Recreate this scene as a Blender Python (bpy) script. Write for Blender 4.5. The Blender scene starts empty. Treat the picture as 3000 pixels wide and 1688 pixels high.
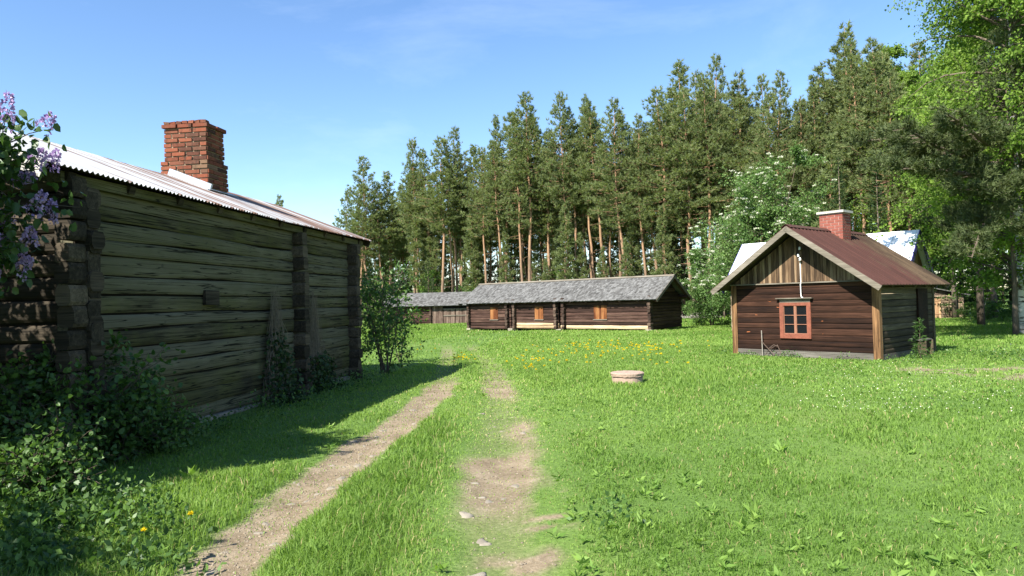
import bpy, math, random
import numpy as np
from mathutils import Vector, Matrix, noise as mnoise

R = math.radians
scene = bpy.context.scene
C = scene.collection
RNG = np.random.default_rng(7)

# ------------------------------------------------------------------ camera
PITCH, ROLL, EYE, F = R(1.17), R(-1.4), 1.6, 2000.0
camd = bpy.data.cameras.new('camera')
cam = bpy.data.objects.new('camera', camd)
C.objects.link(cam)
camd.sensor_width = 36
camd.lens = 36 * F / 3000
camd.clip_end = 3000
camd.clip_start = 0.05
CM = Matrix.Translation((0, 0, EYE)) @ Matrix.Rotation(R(90) + PITCH, 4, 'X') @ Matrix.Rotation(ROLL, 4, 'Z')
cam.matrix_world = CM
scene.camera = cam
CR = CM.to_3x3()

def vnoise(x, y, s=1.0, seed=0):
    """smooth lattice noise 0..1 (arrays)"""
    x = np.asarray(x, float) / s + 1000.5; y = np.asarray(y, float) / s + 1000.5
    xi = np.floor(x).astype(np.int64); yi = np.floor(y).astype(np.int64)
    fx = x - xi; fy = y - yi
    fx = fx * fx * (3 - 2 * fx); fy = fy * fy * (3 - 2 * fy)
    def h(a, b):
        n = (a * 374761393 + b * 668265263 + seed * 974634777) & 0x7fffffff
        n = ((n ^ (n >> 13)) * 1274126177) & 0x7fffffff
        return ((n ^ (n >> 16)) & 0xffff) / 65535.0
    return (h(xi, yi) * (1 - fx) + h(xi + 1, yi) * fx) * (1 - fy) + (h(xi, yi + 1) * (1 - fx) + h(xi + 1, yi + 1) * fx) * fy

def base_z(y):
    return -0.011 * np.clip(np.asarray(y, float) - 15, 0, 40)

def ray(px, py):
    d = CR @ Vector(((px - 1500) / F, -(py - 844) / F, -1))
    return d

def at(dx, dy, depth):
    """a point at world depth y, from overview coordinates (2575 wide)"""
    d = ray(dx * 1.165, dy * 1.165)
    t = depth / d.y
    return Vector((d.x * t, depth, EYE + d.z * t))

def ground(dx, dy):
    d = ray(dx * 1.165, dy * 1.165)
    t = 2.0
    for k in range(60):
        y = d.y * t
        g = float(base_z(y))
        t2 = (g - EYE) / d.z if d.z < -1e-5 else 90
        if t2 > 400: t2 = 400
        t = t * 0.4 + t2 * 0.6
    return (d.x * t, d.y * t)

def topx(dx, depth):
    """x at a depth for an overview column near the horizon"""
    p = at(dx, 757, depth)
    return p.x

# ------------------------------------------------------------------ terrain masks
def poly_world(pts):
    return np.array([ground(a, b) for a, b in pts])

RUT_L = poly_world([(470, 1500), (570, 1410), (700, 1285), (800, 1205), (890, 1140), (985, 1075), (1050, 1030), (1105, 985), (1122, 955), (1125, 920), (1130, 890), (1120, 868), (1085, 850), (1040, 838)])
RUT_R = poly_world([(1255, 1500), (1250, 1420), (1252, 1330), (1262, 1240), (1268, 1170), (1266, 1110), (1262, 1050), (1258, 1000), (1250, 960), (1235, 925), (1215, 895), (1185, 868), (1140, 850), (1090, 838)])

def dist_poly(x, y, P):
    best = np.full(np.shape(x), 1e9); along = np.zeros(np.shape(x))
    tot = 0
    for a, b in zip(P[:-1], P[1:]):
        ab = b - a; L2 = (ab ** 2).sum()
        t = np.clip(((x - a[0]) * ab[0] + (y - a[1]) * ab[1]) / L2, 0, 1)
        d = np.hypot(x - a[0] - t * ab[0], y - a[1] - t * ab[1])
        m = d < best
        best = np.where(m, d, best)
        along = np.where(m, a[1] + t * ab[1], along)
    return best, along

MUD = [ground(1330, 1240), ground(1345, 1310), ground(1310, 1400), ground(1300, 1175)]
BARE = [ground(2500, 935), ground(2570, 940), ground(2440, 928)]

def smooth(a, lo, hi):
    t = np.clip((a - lo) / (hi - lo), 0, 1)
    return t * t * (3 - 2 * t)

def dirt_at(x, y):
    x = np.asarray(x, float); y = np.asarray(y, float)
    n = vnoise(x, y, .35, 1) * .6 + vnoise(x, y, .12, 2) * .4
    n2 = vnoise(x, y, .9, 3)
    dl, al = dist_poly(x, y, RUT_L)
    dr, ar = dist_poly(x, y, RUT_R)
    fade = 1 - smooth(y, 12.5, 14.5)
    fade_far = .52 * smooth(y, 12.5, 14) * (1 - smooth(y, 24, 32))
    wl = .32 + .28 * (n - .5)
    L = (1 - smooth(dl, wl * .6, wl * 1.12)) * (fade + fade_far)
    wr = .36 + .12 * np.exp(-((y - 7.5) / 2) ** 2) + .35 * (n - .5)
    patch = smooth(n2, .18, .45) * (1 - .5 * smooth(5.6 - y, 0, 1.2))
    Rr = (1 - smooth(dr, wr * .4, wr * 1.25)) * (fade * (.45 + .5 * patch) * (1 - .5 * (1 - smooth(y, 4.9, 5.8))) + fade_far)
    d = np.maximum(L, Rr)
    for (mx, my), r in zip(MUD, (.36, .34, .3, .34)):
        dd = np.hypot(x - mx, y - my)
        d = np.maximum(d, (1 - smooth(dd, r * .4, r * 1.3)) * smooth(n, .36, .6))
    for (mx, my) in BARE:
        dd = np.hypot((x - mx) * .6, y - my)
        d = np.maximum(d, (1 - smooth(dd, .5, 1.2)) * smooth(n, .3, .6) * .9)
    return np.clip(d * (.62 + .42 * n2), 0, 1)

def terrain(x, y):
    x = np.asarray(x, float); y = np.asarray(y, float)
    z = base_z(y) + .10 * (vnoise(x, y, 7, 5) - .5) * smooth(y, 6, 14) * (1 - .8 * smooth(y, 30, 45)) + .03 * (vnoise(x, y, .8, 6) - .5)
    near = (y < 26) & (np.abs(x) < 14)
    d = np.zeros_like(z)
    if np.any(near):
        dl, _ = dist_poly(x, y, RUT_L); dr, _ = dist_poly(x, y, RUT_R)
        d = (np.exp(-(dl / .35) ** 2) + .8 * np.exp(-(dr / .35) ** 2)) * near
    return z - .06 * d + .015 * (vnoise(x, y, .15, 9) - .5) * near

def tz(x, y):
    return float(terrain(np.array([x]), np.array([y]))[0])

# ------------------------------------------------------------------ mesh helpers
class MB:
    """collects polygons, then links them as ONE mesh object"""
    def __init__(s): s.v = []; s.f = []; s.a = []; s.m = []; s.n = 0
    def add(s, verts, faces, var=.5, mi=0):
        b = s.n
        s.v.extend([tuple(p) for p in verts]); s.n += len(verts)
        for f in faces:
            s.f.append([b + i for i in f]); s.a.append(var); s.m.append(mi)
    def box(s, x0, x1, y0, y1, z0, z1, var=.5, mi=0, j=0, mat=None):
        p = [(x, y, z) for z in (z0, z1) for x, y in ((x0, y0), (x1, y0), (x1, y1), (x0, y1))]
        if j:
            p = [(x + random.uniform(-j, j), y + random.uniform(-j, j), z + random.uniform(-j, j)) for x, y, z in p]
        if mat is not None:
            p = [tuple(mat @ Vector(q)) for q in p]
        s.add(p, [(0, 3, 2, 1), (4, 5, 6, 7), (0, 1, 5, 4), (1, 2, 6, 5), (2, 3, 7, 6), (3, 0, 4, 7)], var, mi)
    def tube(s, pts, rad, seg=6, var=.5, mi=0, cap=True):
        pts = [Vector(p) for p in pts]
        if not hasattr(rad, '__len__'): rad = [rad] * len(pts)
        vs = []; fs = []
        for i, p in enumerate(pts):
            d = (pts[min(i + 1, len(pts) - 1)] - pts[max(i - 1, 0)])
            if d.length < 1e-9: d = Vector((0, 0, 1))
            d.normalize()
            u = d.cross(Vector((0.03, 0.9, 0.2) if abs(d.z) > .8 else (0, 0, 1))).normalized(); w = d.cross(u)
            for k in range(seg):
                a = 2 * math.pi * k / seg
                vs.append(p + (u * math.cos(a) + w * math.sin(a)) * rad[i])
        for i in range(len(pts) - 1):
            for k in range(seg):
                k2 = (k + 1) % seg
                fs.append((i * seg + k, i * seg + k2, (i + 1) * seg + k2, (i + 1) * seg + k))
        if cap:
            fs.append(tuple(range(seg))[::-1]); fs.append(tuple((len(pts) - 1) * seg + k for k in range(seg)))
        s.add(vs, fs, var, mi)
    def mesh(s, name, mats, smooth=False):
        me = bpy.data.meshes.new(name)
        me.from_pydata(s.v, [], s.f)
        at_ = me.attributes.new('var', 'FLOAT', 'FACE')
        at_.data.foreach_set('value', np.array(s.a, np.float32))
        me.polygons.foreach_set('material_index', np.array(s.m, np.int32))
        if smooth: me.polygons.foreach_set('use_smooth', np.ones(len(s.f), bool))
        for m in (mats if isinstance(mats, (list, tuple)) else [mats]): me.materials.append(m)
        me.update()
        return me
    def build(s, name, mats, parent=None, loc=(0, 0, 0), rz=0, smooth=False):
        o = bpy.data.objects.new(name, s.mesh(name, mats, smooth))
        C.objects.link(o); o.parent = parent; o.location = loc; o.rotation_euler = (0, 0, rz)
        return o

def np_mesh(name, V, quads=None, tris=None, var=None, mats=(), mi=None, smooth=False):
    """fast mesh from arrays; var = per face values, quads first"""
    me = bpy.data.meshes.new(name)
    nq = 0 if quads is None else len(quads); nt = 0 if tris is None else len(tris)
    me.vertices.add(len(V)); me.vertices.foreach_set('co', np.asarray(V, np.float32).ravel())
    loops = []
    if nq: loops.append(np.asarray(quads, np.int32).ravel())
    if nt: loops.append(np.asarray(tris, np.int32).ravel())
    loops = np.concatenate(loops)
    me.loops.add(len(loops)); me.loops.foreach_set('vertex_index', loops)
    st = np.concatenate([np.arange(nq) * 4, nq * 4 + np.arange(nt) * 3]).astype(np.int32)
    me.polygons.add(nq + nt); me.polygons.foreach_set('loop_start', st)
    if smooth: me.polygons.foreach_set('use_smooth', np.ones(nq + nt, bool))
    if mi is not None: me.polygons.foreach_set('material_index', np.asarray(mi, np.int32))
    for m in mats: me.materials.append(m)
    me.update(calc_edges=True)
    if var is not None:
        a = me.attributes.new('var', 'FLOAT', 'FACE'); a.data.foreach_set('value', np.asarray(var, np.float32))
    return me

def link(name, me, parent=None, loc=(0, 0, 0), rz=0, sc=1):
    o = bpy.data.objects.new(name, me); C.objects.link(o)
    o.parent = parent; o.location = loc; o.rotation_euler = (0, 0, rz)
    o.scale = (sc, sc, sc) if not hasattr(sc, '__len__') else sc
    return o

def tag(o, label, cat, group=None, kind=None):
    if label: o['label'] = label
    if cat: o['category'] = cat
    if group: o['group'] = group
    if kind: o['kind'] = kind
    return o

def thing(name, label, cat, loc=(0, 0, 0), rz=0, group=None, sc=1):
    o = bpy.data.objects.new(name, None); C.objects.link(o)
    o.location = loc; o.rotation_euler = (0, 0, rz)
    o.scale = (sc, sc, sc) if not hasattr(sc, '__len__') else sc
    return tag(o, label, cat, group)

def copy_tree(o, parent=None):
    c = o.copy(); C.objects.link(c); c.parent = parent
    for ch in list(o.children): copy_tree(ch, c)
    return c

# ------------------------------------------------------------------ materials
def new_mat(name):
    m = bpy.data.materials.new(name); m.use_nodes = True
    nt = m.node_tree; nt.nodes.clear()
    out = nt.nodes.new('ShaderNodeOutputMaterial')
    return m, nt, out

def N(nt, t, **kw):
    n = nt.nodes.new('ShaderNode' + t)
    for k, v in kw.items():
        if k.startswith('i_'):
            key = k[2:].replace('_', ' ')
            n.inputs[key].default_value = v
        else: setattr(n, k, v)
    return n

def ramp(nt, fac, stops):
    n = nt.nodes.new('ShaderNodeValToRGB')
    while len(n.color_ramp.elements) < len(stops): n.color_ramp.elements.new(.5)
    for e, (p, c) in zip(n.color_ramp.elements, stops):
        e.position = p; e.color = (*c, 1) if len(c) == 3 else c
    nt.links.new(fac, n.inputs[0])
    return n.outputs[0]

def mixc(nt, fac, a, b, mode='MIX'):
    n = nt.nodes.new('ShaderNodeMix'); n.data_type = 'RGBA'; n.blend_type = mode
    for sock, v in ((n.inputs[0], fac), (n.inputs[6], a), (n.inputs[7], b)):
        if isinstance(v, (int, float)): sock.default_value = v
        elif isinstance(v, tuple): sock.default_value = (*v, 1) if len(v) == 3 else v
        else: nt.links.new(v, sock)
    return n.outputs[2]

def math_(nt, op, a, b=0.0):
    n = nt.nodes.new('ShaderNodeMath'); n.operation = op
    for s, v in ((n.inputs[0], a), (n.inputs[1], b)):
        if isinstance(v, (int, float)): s.default_value = v
        else: nt.links.new(v, s)
    return n.outputs[0]

def coords(nt, scale=(1, 1, 1), obj=True):
    tc = nt.nodes.new('ShaderNodeTexCoord'); mp = nt.nodes.new('ShaderNodeMapping')
    nt.links.new(tc.outputs['Object' if obj else 'Generated'], mp.inputs[0]); mp.inputs['Scale'].default_value = scale
    return mp.outputs[0]

def noise(nt, vec, scale, detail=4, rough=.6, dist=0):
    n = nt.nodes.new('ShaderNodeTexNoise'); nt.links.new(vec, n.inputs['Vector'])
    n.inputs['Scale'].default_value = scale; n.inputs['Detail'].default_value = detail
    n.inputs['Roughness'].default_value = rough; n.inputs['Distortion'].default_value = dist
    return n.outputs['Fac']

def attr(nt, name='var'):
    n = nt.nodes.new('ShaderNodeAttribute'); n.attribute_name = name
    return n.outputs['Fac']

def finish(nt, out, col, rough=.85, bump=None, bstr=.4, bdist=.01, metallic=0, spec=.3):
    b = nt.nodes.new('ShaderNodeBsdfPrincipled')
    if isinstance(col, tuple): b.inputs['Base Color'].default_value = (*col, 1)
    else: nt.links.new(col, b.inputs['Base Color'])
    if isinstance(rough, (int, float)): b.inputs['Roughness'].default_value = rough
    else: nt.links.new(rough, b.inputs['Roughness'])
    b.inputs['Metallic'].default_value = metallic
    b.inputs['Specular IOR Level'].default_value = spec
    if bump is not None:
        bn = nt.nodes.new('ShaderNodeBump'); nt.links.new(bump, bn.inputs['Height'])
        bn.inputs['Strength'].default_value = bstr; bn.inputs['Distance'].default_value = bdist
        nt.links.new(bn.outputs[0], b.inputs['Normal'])
    nt.links.new(b.outputs[0], out.inputs[0])
    return b

def wood(name, dark, mid, light, axis='X', fleck=None, moss=None, crack=.5, gscale=1.0, fl=(.70, .74)):
    """weathered timber, grain along an axis of the mesh; every log or board has its own tint (var)"""
    m, nt, out = new_mat(name)
    s = {'X': (.7, 14, 14), 'Y': (14, .7, 14), 'Z': (14, 14, .7)}[axis]
    s = tuple(q * gscale for q in s)
    vv = nt.nodes.new('ShaderNodeVectorMath'); vv.operation = 'ADD'
    base = coords(nt, s)
    va = attr(nt)
    cb = nt.nodes.new('ShaderNodeCombineXYZ')
    for k in range(3): nt.links.new(math_(nt, 'MULTIPLY', va, 37.0 + 11 * k), cb.inputs[k])
    nt.links.new(base, vv.inputs[0]); nt.links.new(cb.outputs[0], vv.inputs[1])
    g = noise(nt, vv.outputs[0], 1.6, 7, .68, .6)
    big = noise(nt, coords(nt, tuple(q * .12 + .5 for q in s)), 1.3, 4, .6)
    f = math_(nt, 'ADD', math_(nt, 'MULTIPLY', g, .75), math_(nt, 'MULTIPLY', math_(nt, 'SUBTRACT', va, .5), .3))
    f = math_(nt, 'ADD', f, math_(nt, 'MULTIPLY', math_(nt, 'SUBTRACT', big, .5), .5))
    col = ramp(nt, f, [(.2, dark), (.4, mid), (.62, light)])
    if moss:
        mf = noise(nt, coords(nt, (1, 1, 1)), 1.1, 5, .65)
        col = mixc(nt, ramp(nt, mf, [(.42, (0, 0, 0)), (.66, (.7,) * 3)]), col, moss)
    if fleck:
        s2 = tuple(q * .55 for q in s)
        fk = noise(nt, coords(nt, tuple(2.2 if abs(q) < 2 * gscale else q * .9 for q in s)), 1.5, 2, .5)
        col = mixc(nt, ramp(nt, fk, [(fl[0], (0, 0, 0)), (fl[1], (1, 1, 1))]), col, fleck)
    if moss:
        kn = noise(nt, coords(nt, (3.2, 3, 5)), 1.7, 2, .5)
        col = mixc(nt, ramp(nt, kn, [(.68, (0, 0, 0)), (.74, (.75,) * 3)]), col, tuple(.5 * c for c in dark))
        col = mixc(nt, ramp(nt, va, [(.45, (0, 0, 0)), (.95, (.7,) * 3)]), col, (.095, .088, .066))
    if crack:
        ck = noise(nt, coords(nt, tuple(q * (.45 if abs(q) < 2 * gscale else 1.1) for q in s)), 1.2, 3, .5, .3)
        cr = ramp(nt, ck, [(.478, (1, 1, 1)), (.494, (0, 0, 0)), (.506, (0, 0, 0)), (.520, (1, 1, 1))])
        col = mixc(nt, math_(nt, 'MULTIPLY', math_(nt, 'SUBTRACT', 1.0, cr), crack), col, tuple(.25 * c for c in dark))
    finish(nt, out, col, .9, g, .5, .012, spec=.15)
    return m

def plain(name, col, var=.15, rough=.8, scale=8, metallic=0, bump=.2, spec=.3):
    m, nt, out = new_mat(name)
    n = noise(nt, coords(nt), scale, 5, .65)
    a = tuple(c * (1 - var) for c in col); b = tuple(min(1, c * (1 + var)) for c in col)
    va = attr(nt)
    c = ramp(nt, math_(nt, 'ADD', math_(nt, 'MULTIPLY', n, .7), math_(nt, 'MULTIPLY', va, .3)), [(.3, a), (.7, b)])
    finish(nt, out, c, rough, n, bump, .01, metallic, spec)
    return m

def leaf(name, dark, light, trans=.35, rough=.55, spec=.25, tint=None):
    """leaf tissue: reflects and lets light through; each leaf has its own shade (var)"""
    m, nt, out = new_mat(name)
    col = ramp(nt, attr(nt), [(0, dark), (1, light)])
    b = nt.nodes.new('ShaderNodeBsdfPrincipled'); nt.links.new(col, b.inputs['Base Color'])
    b.inputs['Roughness'].default_value = rough; b.inputs['Specular IOR Level'].default_value = spec
    t = nt.nodes.new('ShaderNodeBsdfTranslucent')
    tc = mixc(nt, 1.0, col, tint or (1.15, 1.25, .55), 'MULTIPLY'); nt.links.new(tc, t.inputs[0])
    mx = nt.nodes.new('ShaderNodeMixShader'); mx.inputs[0].default_value = trans
    nt.links.new(b.outputs[0], mx.inputs[1]); nt.links.new(t.outputs[0], mx.inputs[2])
    nt.links.new(mx.outputs[0], out.inputs[0])
    return m

M = {}
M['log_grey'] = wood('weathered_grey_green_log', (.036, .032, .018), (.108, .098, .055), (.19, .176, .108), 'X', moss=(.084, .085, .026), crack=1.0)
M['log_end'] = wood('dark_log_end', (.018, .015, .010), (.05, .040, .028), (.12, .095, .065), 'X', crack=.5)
M['cabin_board'] = wood('tarred_brown_board', (.010, .005, .0035), (.030, .0135, .008), (.066, .030, .018), 'X', fleck=(.34, .11, .04), crack=.5, fl=(.735, .755))
M['cabin_side'] = wood('grey_brown_board', (.026, .020, .012), (.068, .053, .032), (.135, .112, .07), 'X', crack=.5)
M['gable_board'] = wood('bleached_gable_board', (.04, .026, .016), (.135, .085, .048), (.29, .205, .125), 'Z', crack=.4)
M['corner_board'] = wood('brown_corner_board', (.06, .032, .015), (.24, .13, .06), (.40, .25, .13), 'Z', crack=.6)
M['barn_log'] = wood('dark_barn_log', (.022, .012, .009), (.052, .028, .021), (.105, .062, .046), 'X', crack=.6)
M['barn_end'] = wood('dark_barn_log_end', (.022, .013, .010), (.055, .036, .027), (.13, .09, .065), 'Y', crack=.3)
M['pale_log'] = wood('pale_new_log', (.22, .15, .085), (.42, .31, .19), (.58, .46, .31), 'X', crack=.5)
M['hatch'] = wood('orange_hatch_board', (.07, .022, .009), (.20, .075, .026), (.32, .16, .065), 'Z', crack=.6)
M['door_grey'] = wood('grey_plank_door', (.055, .035, .027), (.12, .082, .062), (.24, .18, .14), 'Z', crack=.6)
M['shed_board'] = wood('shed_board', (.08, .055, .035), (.22, .165, .11), (.38, .30, .21), 'X', crack=.5)
M['shed_door'] = wood('shed_door_board', (.16, .09, .045), (.36, .22, .12), (.50, .34, .20), 'Z', crack=.5)
M['barge'] = wood('grey_barge_board', (.075, .064, .049), (.15, .13, .10), (.24, .21, .17), 'X', crack=.3)
M['footing'] = wood('grey_sill_timber', (.04, .035, .029), (.095, .086, .073), (.16, .147, .127), 'X')
M['white_barge'] = wood('flaking_white_board', (.25, .23, .20), (.5, .48, .43), (.62, .6, .55), 'X', crack=.4)
M['shingle'] = wood('grey_wood_shingle', (.058, .056, .052), (.112, .110, .105), (.17, .168, .16), 'Y', crack=.3)
M['red_paint'] = plain('red_ochre_paint', (.17, .055, .032), .4, .8, 14)
M['sash'] = plain('pale_pink_sash', (.22, .10, .06), .25, .75, 14)
M['dark_void'] = plain('dark_gap', (.012, .010, .008), .1, .95)
M['white_roof'] = plain('white_painted_metal', (.72, .75, .78), .05, .45, 3)
M['blue_paint'] = plain('blue_barge_paint', (.045, .04, .17), .2, .6)
M['porcelain'] = plain('white_porcelain', (.75, .75, .72), .05, .25)
M['concrete'] = plain('pinkish_concrete', (.30, .215, .165), .3, .9, 26)
M['concrete_grey'] = plain('grey_concrete', (.36, .34, .29), .25, .9, 20)
M['iron'] = plain('rusty_iron', (.09, .06, .045), .3, .8, 30)
M['zinc'] = plain('zinc_flashing', (.42, .46, .50), .2, .4, 5, .5)
M['stone'] = plain('pale_field_stone', (.23, .20, .155), .3, .9, 14, bump=.5)
M['gravel'] = plain('rut_gravel', (.20, .165, .12), .3, .95, 14)
M['pole'] = wood('grey_pole', (.13, .12, .10), (.27, .25, .22), (.38, .36, .33), 'Z')

def mat_glass():
    m, nt, out = new_mat('window_glass')
    finish(nt, out, (.008, .009, .010), .08, spec=.5)
    return m
M['glass'] = mat_glass()

def mat_brick(name, cols, mortar_dirt):
    m, nt, out = new_mat(name)
    va = attr(nt)
    c = ramp(nt, va, [(i / (len(cols) - 1), q) for i, q in enumerate(cols)])
    n = noise(nt, coords(nt), 22, 6, .7); n2 = noise(nt, coords(nt), 5, 5, .7)
    c = mixc(nt, ramp(nt, n, [(.35, (0, 0, 0)), (.75, (.5,) * 3)]), c, (.17, .08, .05))
    c = mixc(nt, ramp(nt, n2, [(.52, (0, 0, 0)), (.68, (mortar_dirt,) * 3)]), c, (.035, .026, .02))
    finish(nt, out, c, .92, n, .6, .01, spec=.15)
    return m
M['brick_old'] = mat_brick('old_red_brick', [(.035, .018, .014), (.125, .036, .020), (.175, .048, .024), (.20, .062, .033), (.09, .038, .025), (.16, .105, .062)], .9)
M['brick_new'] = mat_brick('dull_red_brick', [(.17, .048, .036), (.20, .058, .043), (.23, .072, .053)], .15)
M['mortar_old'] = plain('sandy_mortar', (.25, .19, .125), .3, .95, 20)
M['mortar_new'] = plain('pink_grey_mortar', (.36, .25, .21), .15, .95, 20)

def mat_corrugated():
    m, nt, out = new_mat('galvanised_corrugated_sheet')
    st = noise(nt, coords(nt, (5.5, .22, .2)), 1.0, 5, .62, .25)      # streaks run down the slope
    st2 = noise(nt, coords(nt, (20, .5, .5)), 1.0, 4, .6)
    pan = noise(nt, coords(nt, (.55, .1, .1)), 1.0, 2, .5)
    xx = nt.nodes.new('ShaderNodeSeparateXYZ'); nt.links.new(coords(nt), xx.inputs[0])
    far = math_(nt, 'MULTIPLY', math_(nt, 'SUBTRACT', xx.outputs[0], 5.2), .028)   # the far sheets are older
    r = math_(nt, 'ADD', st, math_(nt, 'MULTIPLY', math_(nt, 'SUBTRACT', pan, .5), .35))
    r = math_(nt, 'ADD', r, far)
    zinc = ramp(nt, st2, [(.3, (.24, .245, .25)), (.7, (.42, .425, .43))])
    rust = ramp(nt, st2, [(.3, (.075, .034, .018)), (.7, (.175, .10, .064))])
    rf = ramp(nt, r, [(.475, (0, 0, 0)), (.525, (.95,) * 3)])
    c = mixc(nt, rf, zinc, rust)
    finish(nt, out, c, .55, st2, .15, .005, 0.0, .4)
    return m
M['corrugated'] = mat_corrugated()

def mat_redroof():
    m, nt, out = new_mat('brown_red_sheet_roof')
    n = noise(nt, coords(nt, (1, .35, .35)), 2.2, 6, .7)
    n2 = noise(nt, coords(nt, (6, .5, .5)), 1.2, 5, .65)
    c = ramp(nt, n2, [(.3, (.045, .020, .016)), (.7, (.076, .033, .026))])
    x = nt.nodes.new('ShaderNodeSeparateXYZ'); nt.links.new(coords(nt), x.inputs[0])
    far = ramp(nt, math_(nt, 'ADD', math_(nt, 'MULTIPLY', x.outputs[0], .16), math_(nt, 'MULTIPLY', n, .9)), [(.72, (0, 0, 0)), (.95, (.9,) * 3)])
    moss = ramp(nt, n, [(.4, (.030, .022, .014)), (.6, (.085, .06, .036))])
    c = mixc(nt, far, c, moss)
    finish(nt, out, c, .75, n, .4, .015, 0, .2)
    return m
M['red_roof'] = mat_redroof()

def mat_bark(name, low, high, z0, z1, birch=False):
    m, nt, out = new_mat(name)
    x = nt.nodes.new('ShaderNodeSeparateXYZ'); nt.links.new(coords(nt), x.inputs[0])
    n = noise(nt, coords(nt, (3, 3, 1)), 3.5, 6, .7)
    if birch:
        n2 = noise(nt, coords(nt, (2, 2, 9)), 1.4, 4, .6)
        c = mixc(nt, ramp(nt, n2, [(.52, (0, 0, 0)), (.6, (1, 1, 1))]), (.55, .53, .49), (.05, .045, .04))
    else:
        zf = math_(nt, 'ADD', math_(nt, 'DIVIDE', math_(nt, 'SUBTRACT', x.outputs[2], z0), z1 - z0), math_(nt, 'MULTIPLY', math_(nt, 'SUBTRACT', n, .5), .7))
        c = mixc(nt, ramp(nt, zf, [(0, (0, 0, 0)), (1, (1, 1, 1))]), low, high)
        c = mixc(nt, ramp(nt, n, [(.3, (.45,) * 3), (.6, (0, 0, 0))]), c, tuple(.35 * q for q in low))
    finish(nt, out, c, .95, n, .8, .03, spec=.1)
    return m
M['pine_bark'] = mat_bark('pine_bark', (.15, .112, .085), (.32, .195, .115), 1.5, 7.5)
M['birch_bark'] = mat_bark('birch_bark', 0, 0, 0, 1, True)
M['grey_bark'] = mat_bark('grey_brown_bark', (.10, .08, .06), (.15, .12, .09), 0, 10)
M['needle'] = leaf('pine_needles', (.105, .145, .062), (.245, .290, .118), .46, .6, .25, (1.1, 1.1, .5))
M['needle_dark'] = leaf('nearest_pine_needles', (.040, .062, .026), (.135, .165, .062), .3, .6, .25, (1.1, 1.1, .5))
M['spruce'] = leaf('spruce_needles', (.014, .032, .010), (.060, .105, .025), .15, .6)
M['birch_leaf'] = leaf('birch_leaves', (.075, .15, .022), (.25, .36, .066), .48, .5, .15)
M['rowan_leaf'] = leaf('rowan_leaves', (.055, .12, .028), (.17, .265, .075), .4, .55)
M['lilac_leaf'] = leaf('lilac_leaves', (.022, .055, .016), (.075, .135, .032), .32, .45, .35)
M['bush_leaf'] = leaf('shrub_leaves', (.028, .070, .018), (.115, .205, .046), .38, .45, .3)
M['bright_leaf'] = leaf('fresh_leaves', (.06, .13, .02), (.17, .28, .05), .45, .5)
M['ivy'] = leaf('vine_leaves', (.014, .028, .012), (.045, .085, .026), .25, .5)
M['lilac_flower'] = leaf('lilac_petals', (.27, .17, .37), (.62, .47, .68), .3, .7, .1, (1, .9, 1.1))
M['white_flower'] = leaf('cream_petals', (.5, .52, .38), (.72, .72, .58), .3, .7, .1, (1, 1, .9))
M['yellow_flower'] = leaf('yellow_petals', (.62, .48, .01), (.80, .66, .03), .25, .7, .1, (1, .9, .4))
M['grass'] = leaf('grass_blades', (.095, .188, .026), (.29, .42, .095), .5, .55, .22, (1.15, 1.2, .55))
M['straw'] = leaf('dry_grass_blades', (.28, .24, .11), (.46, .40, .20), .35, .7, .1, (1, .95, .7))
M['weed'] = leaf('broad_weed_leaves', (.10, .20, .035), (.24, .36, .08), .45, .55, .2)
M['dead_stem'] = plain('dead_vine_stem', (.12, .098, .07), .35, .95, 20)
M['grey_twig'] = plain('grey_dead_twig', (.22, .20, .17), .25, .95, 20)

def mat_ground():
    m, nt, out = new_mat('meadow_soil')
    c0 = coords(nt)
    a = attr(nt, 'dirt')
    n1 = noise(nt, c0, .35, 5, .6); n2 = noise(nt, c0, 2.5, 6, .65); n3 = noise(nt, c0, 28, 5, .75); n4 = noise(nt, c0, 90, 3, .7)
    turf = ramp(nt, n1, [(.3, (.085, .155, .032)), (.55, (.125, .205, .045)), (.75, (.165, .22, .058))])
    turf = mixc(nt, ramp(nt, n3, [(.35, (.6,) * 3), (.6, (0, 0, 0))]), turf, (.03, .05, .012))
    soil = ramp(nt, math_(nt, 'ADD', math_(nt, 'MULTIPLY', n2, .55), math_(nt, 'MULTIPLY', n3, .45)), [(.34, (.11, .083, .052)), (.5, (.205, .16, .105)), (.66, (.30, .245, .17))])
    gr = ramp(nt, n4, [(.60, (0, 0, 0)), (.70, (.6,) * 3)])
    soil = mixc(nt, gr, soil, (.33, .295, .24))
    f = ramp(nt, math_(nt, 'ADD', a, math_(nt, 'MULTIPLY', math_(nt, 'SUBTRACT', n3, .5), .6)), [(.15, (0, 0, 0)), (.7, (1, 1, 1))])
    c = mixc(nt, f, turf, soil)
    finish(nt, out, c, .95, n3, .6, .03, spec=.1)
    return m
M['ground'] = mat_ground()

# ------------------------------------------------------------------ light and sky
SAZ, SEL = 40.0, 44.0
S = Vector((-math.sin(R(SAZ)) * math.cos(R(SEL)), -math.cos(R(SAZ)) * math.cos(R(SEL)), math.sin(R(SEL))))
ld = bpy.data.lights.new('sun', 'SUN'); ld.energy = 5.0; ld.angle = R(.5); ld.color = (1, .955, .87)
sun = bpy.data.objects.new('sun', ld); C.objects.link(sun)
sun.rotation_euler = (-S).to_track_quat('-Z', 'Y').to_euler()
w = bpy.data.worlds.new('World'); scene.world = w; w.use_nodes = True
nt = w.node_tree; nt.nodes.clear()
wo = nt.nodes.new('ShaderNodeOutputWorld'); bg = nt.nodes.new('ShaderNodeBackground')
sky = nt.nodes.new('ShaderNodeTexSky'); sky.sky_type = 'NISHITA'; sky.sun_disc = False
sky.sun_elevation = R(SEL); sky.sun_rotation = R(180 + SAZ)
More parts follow.
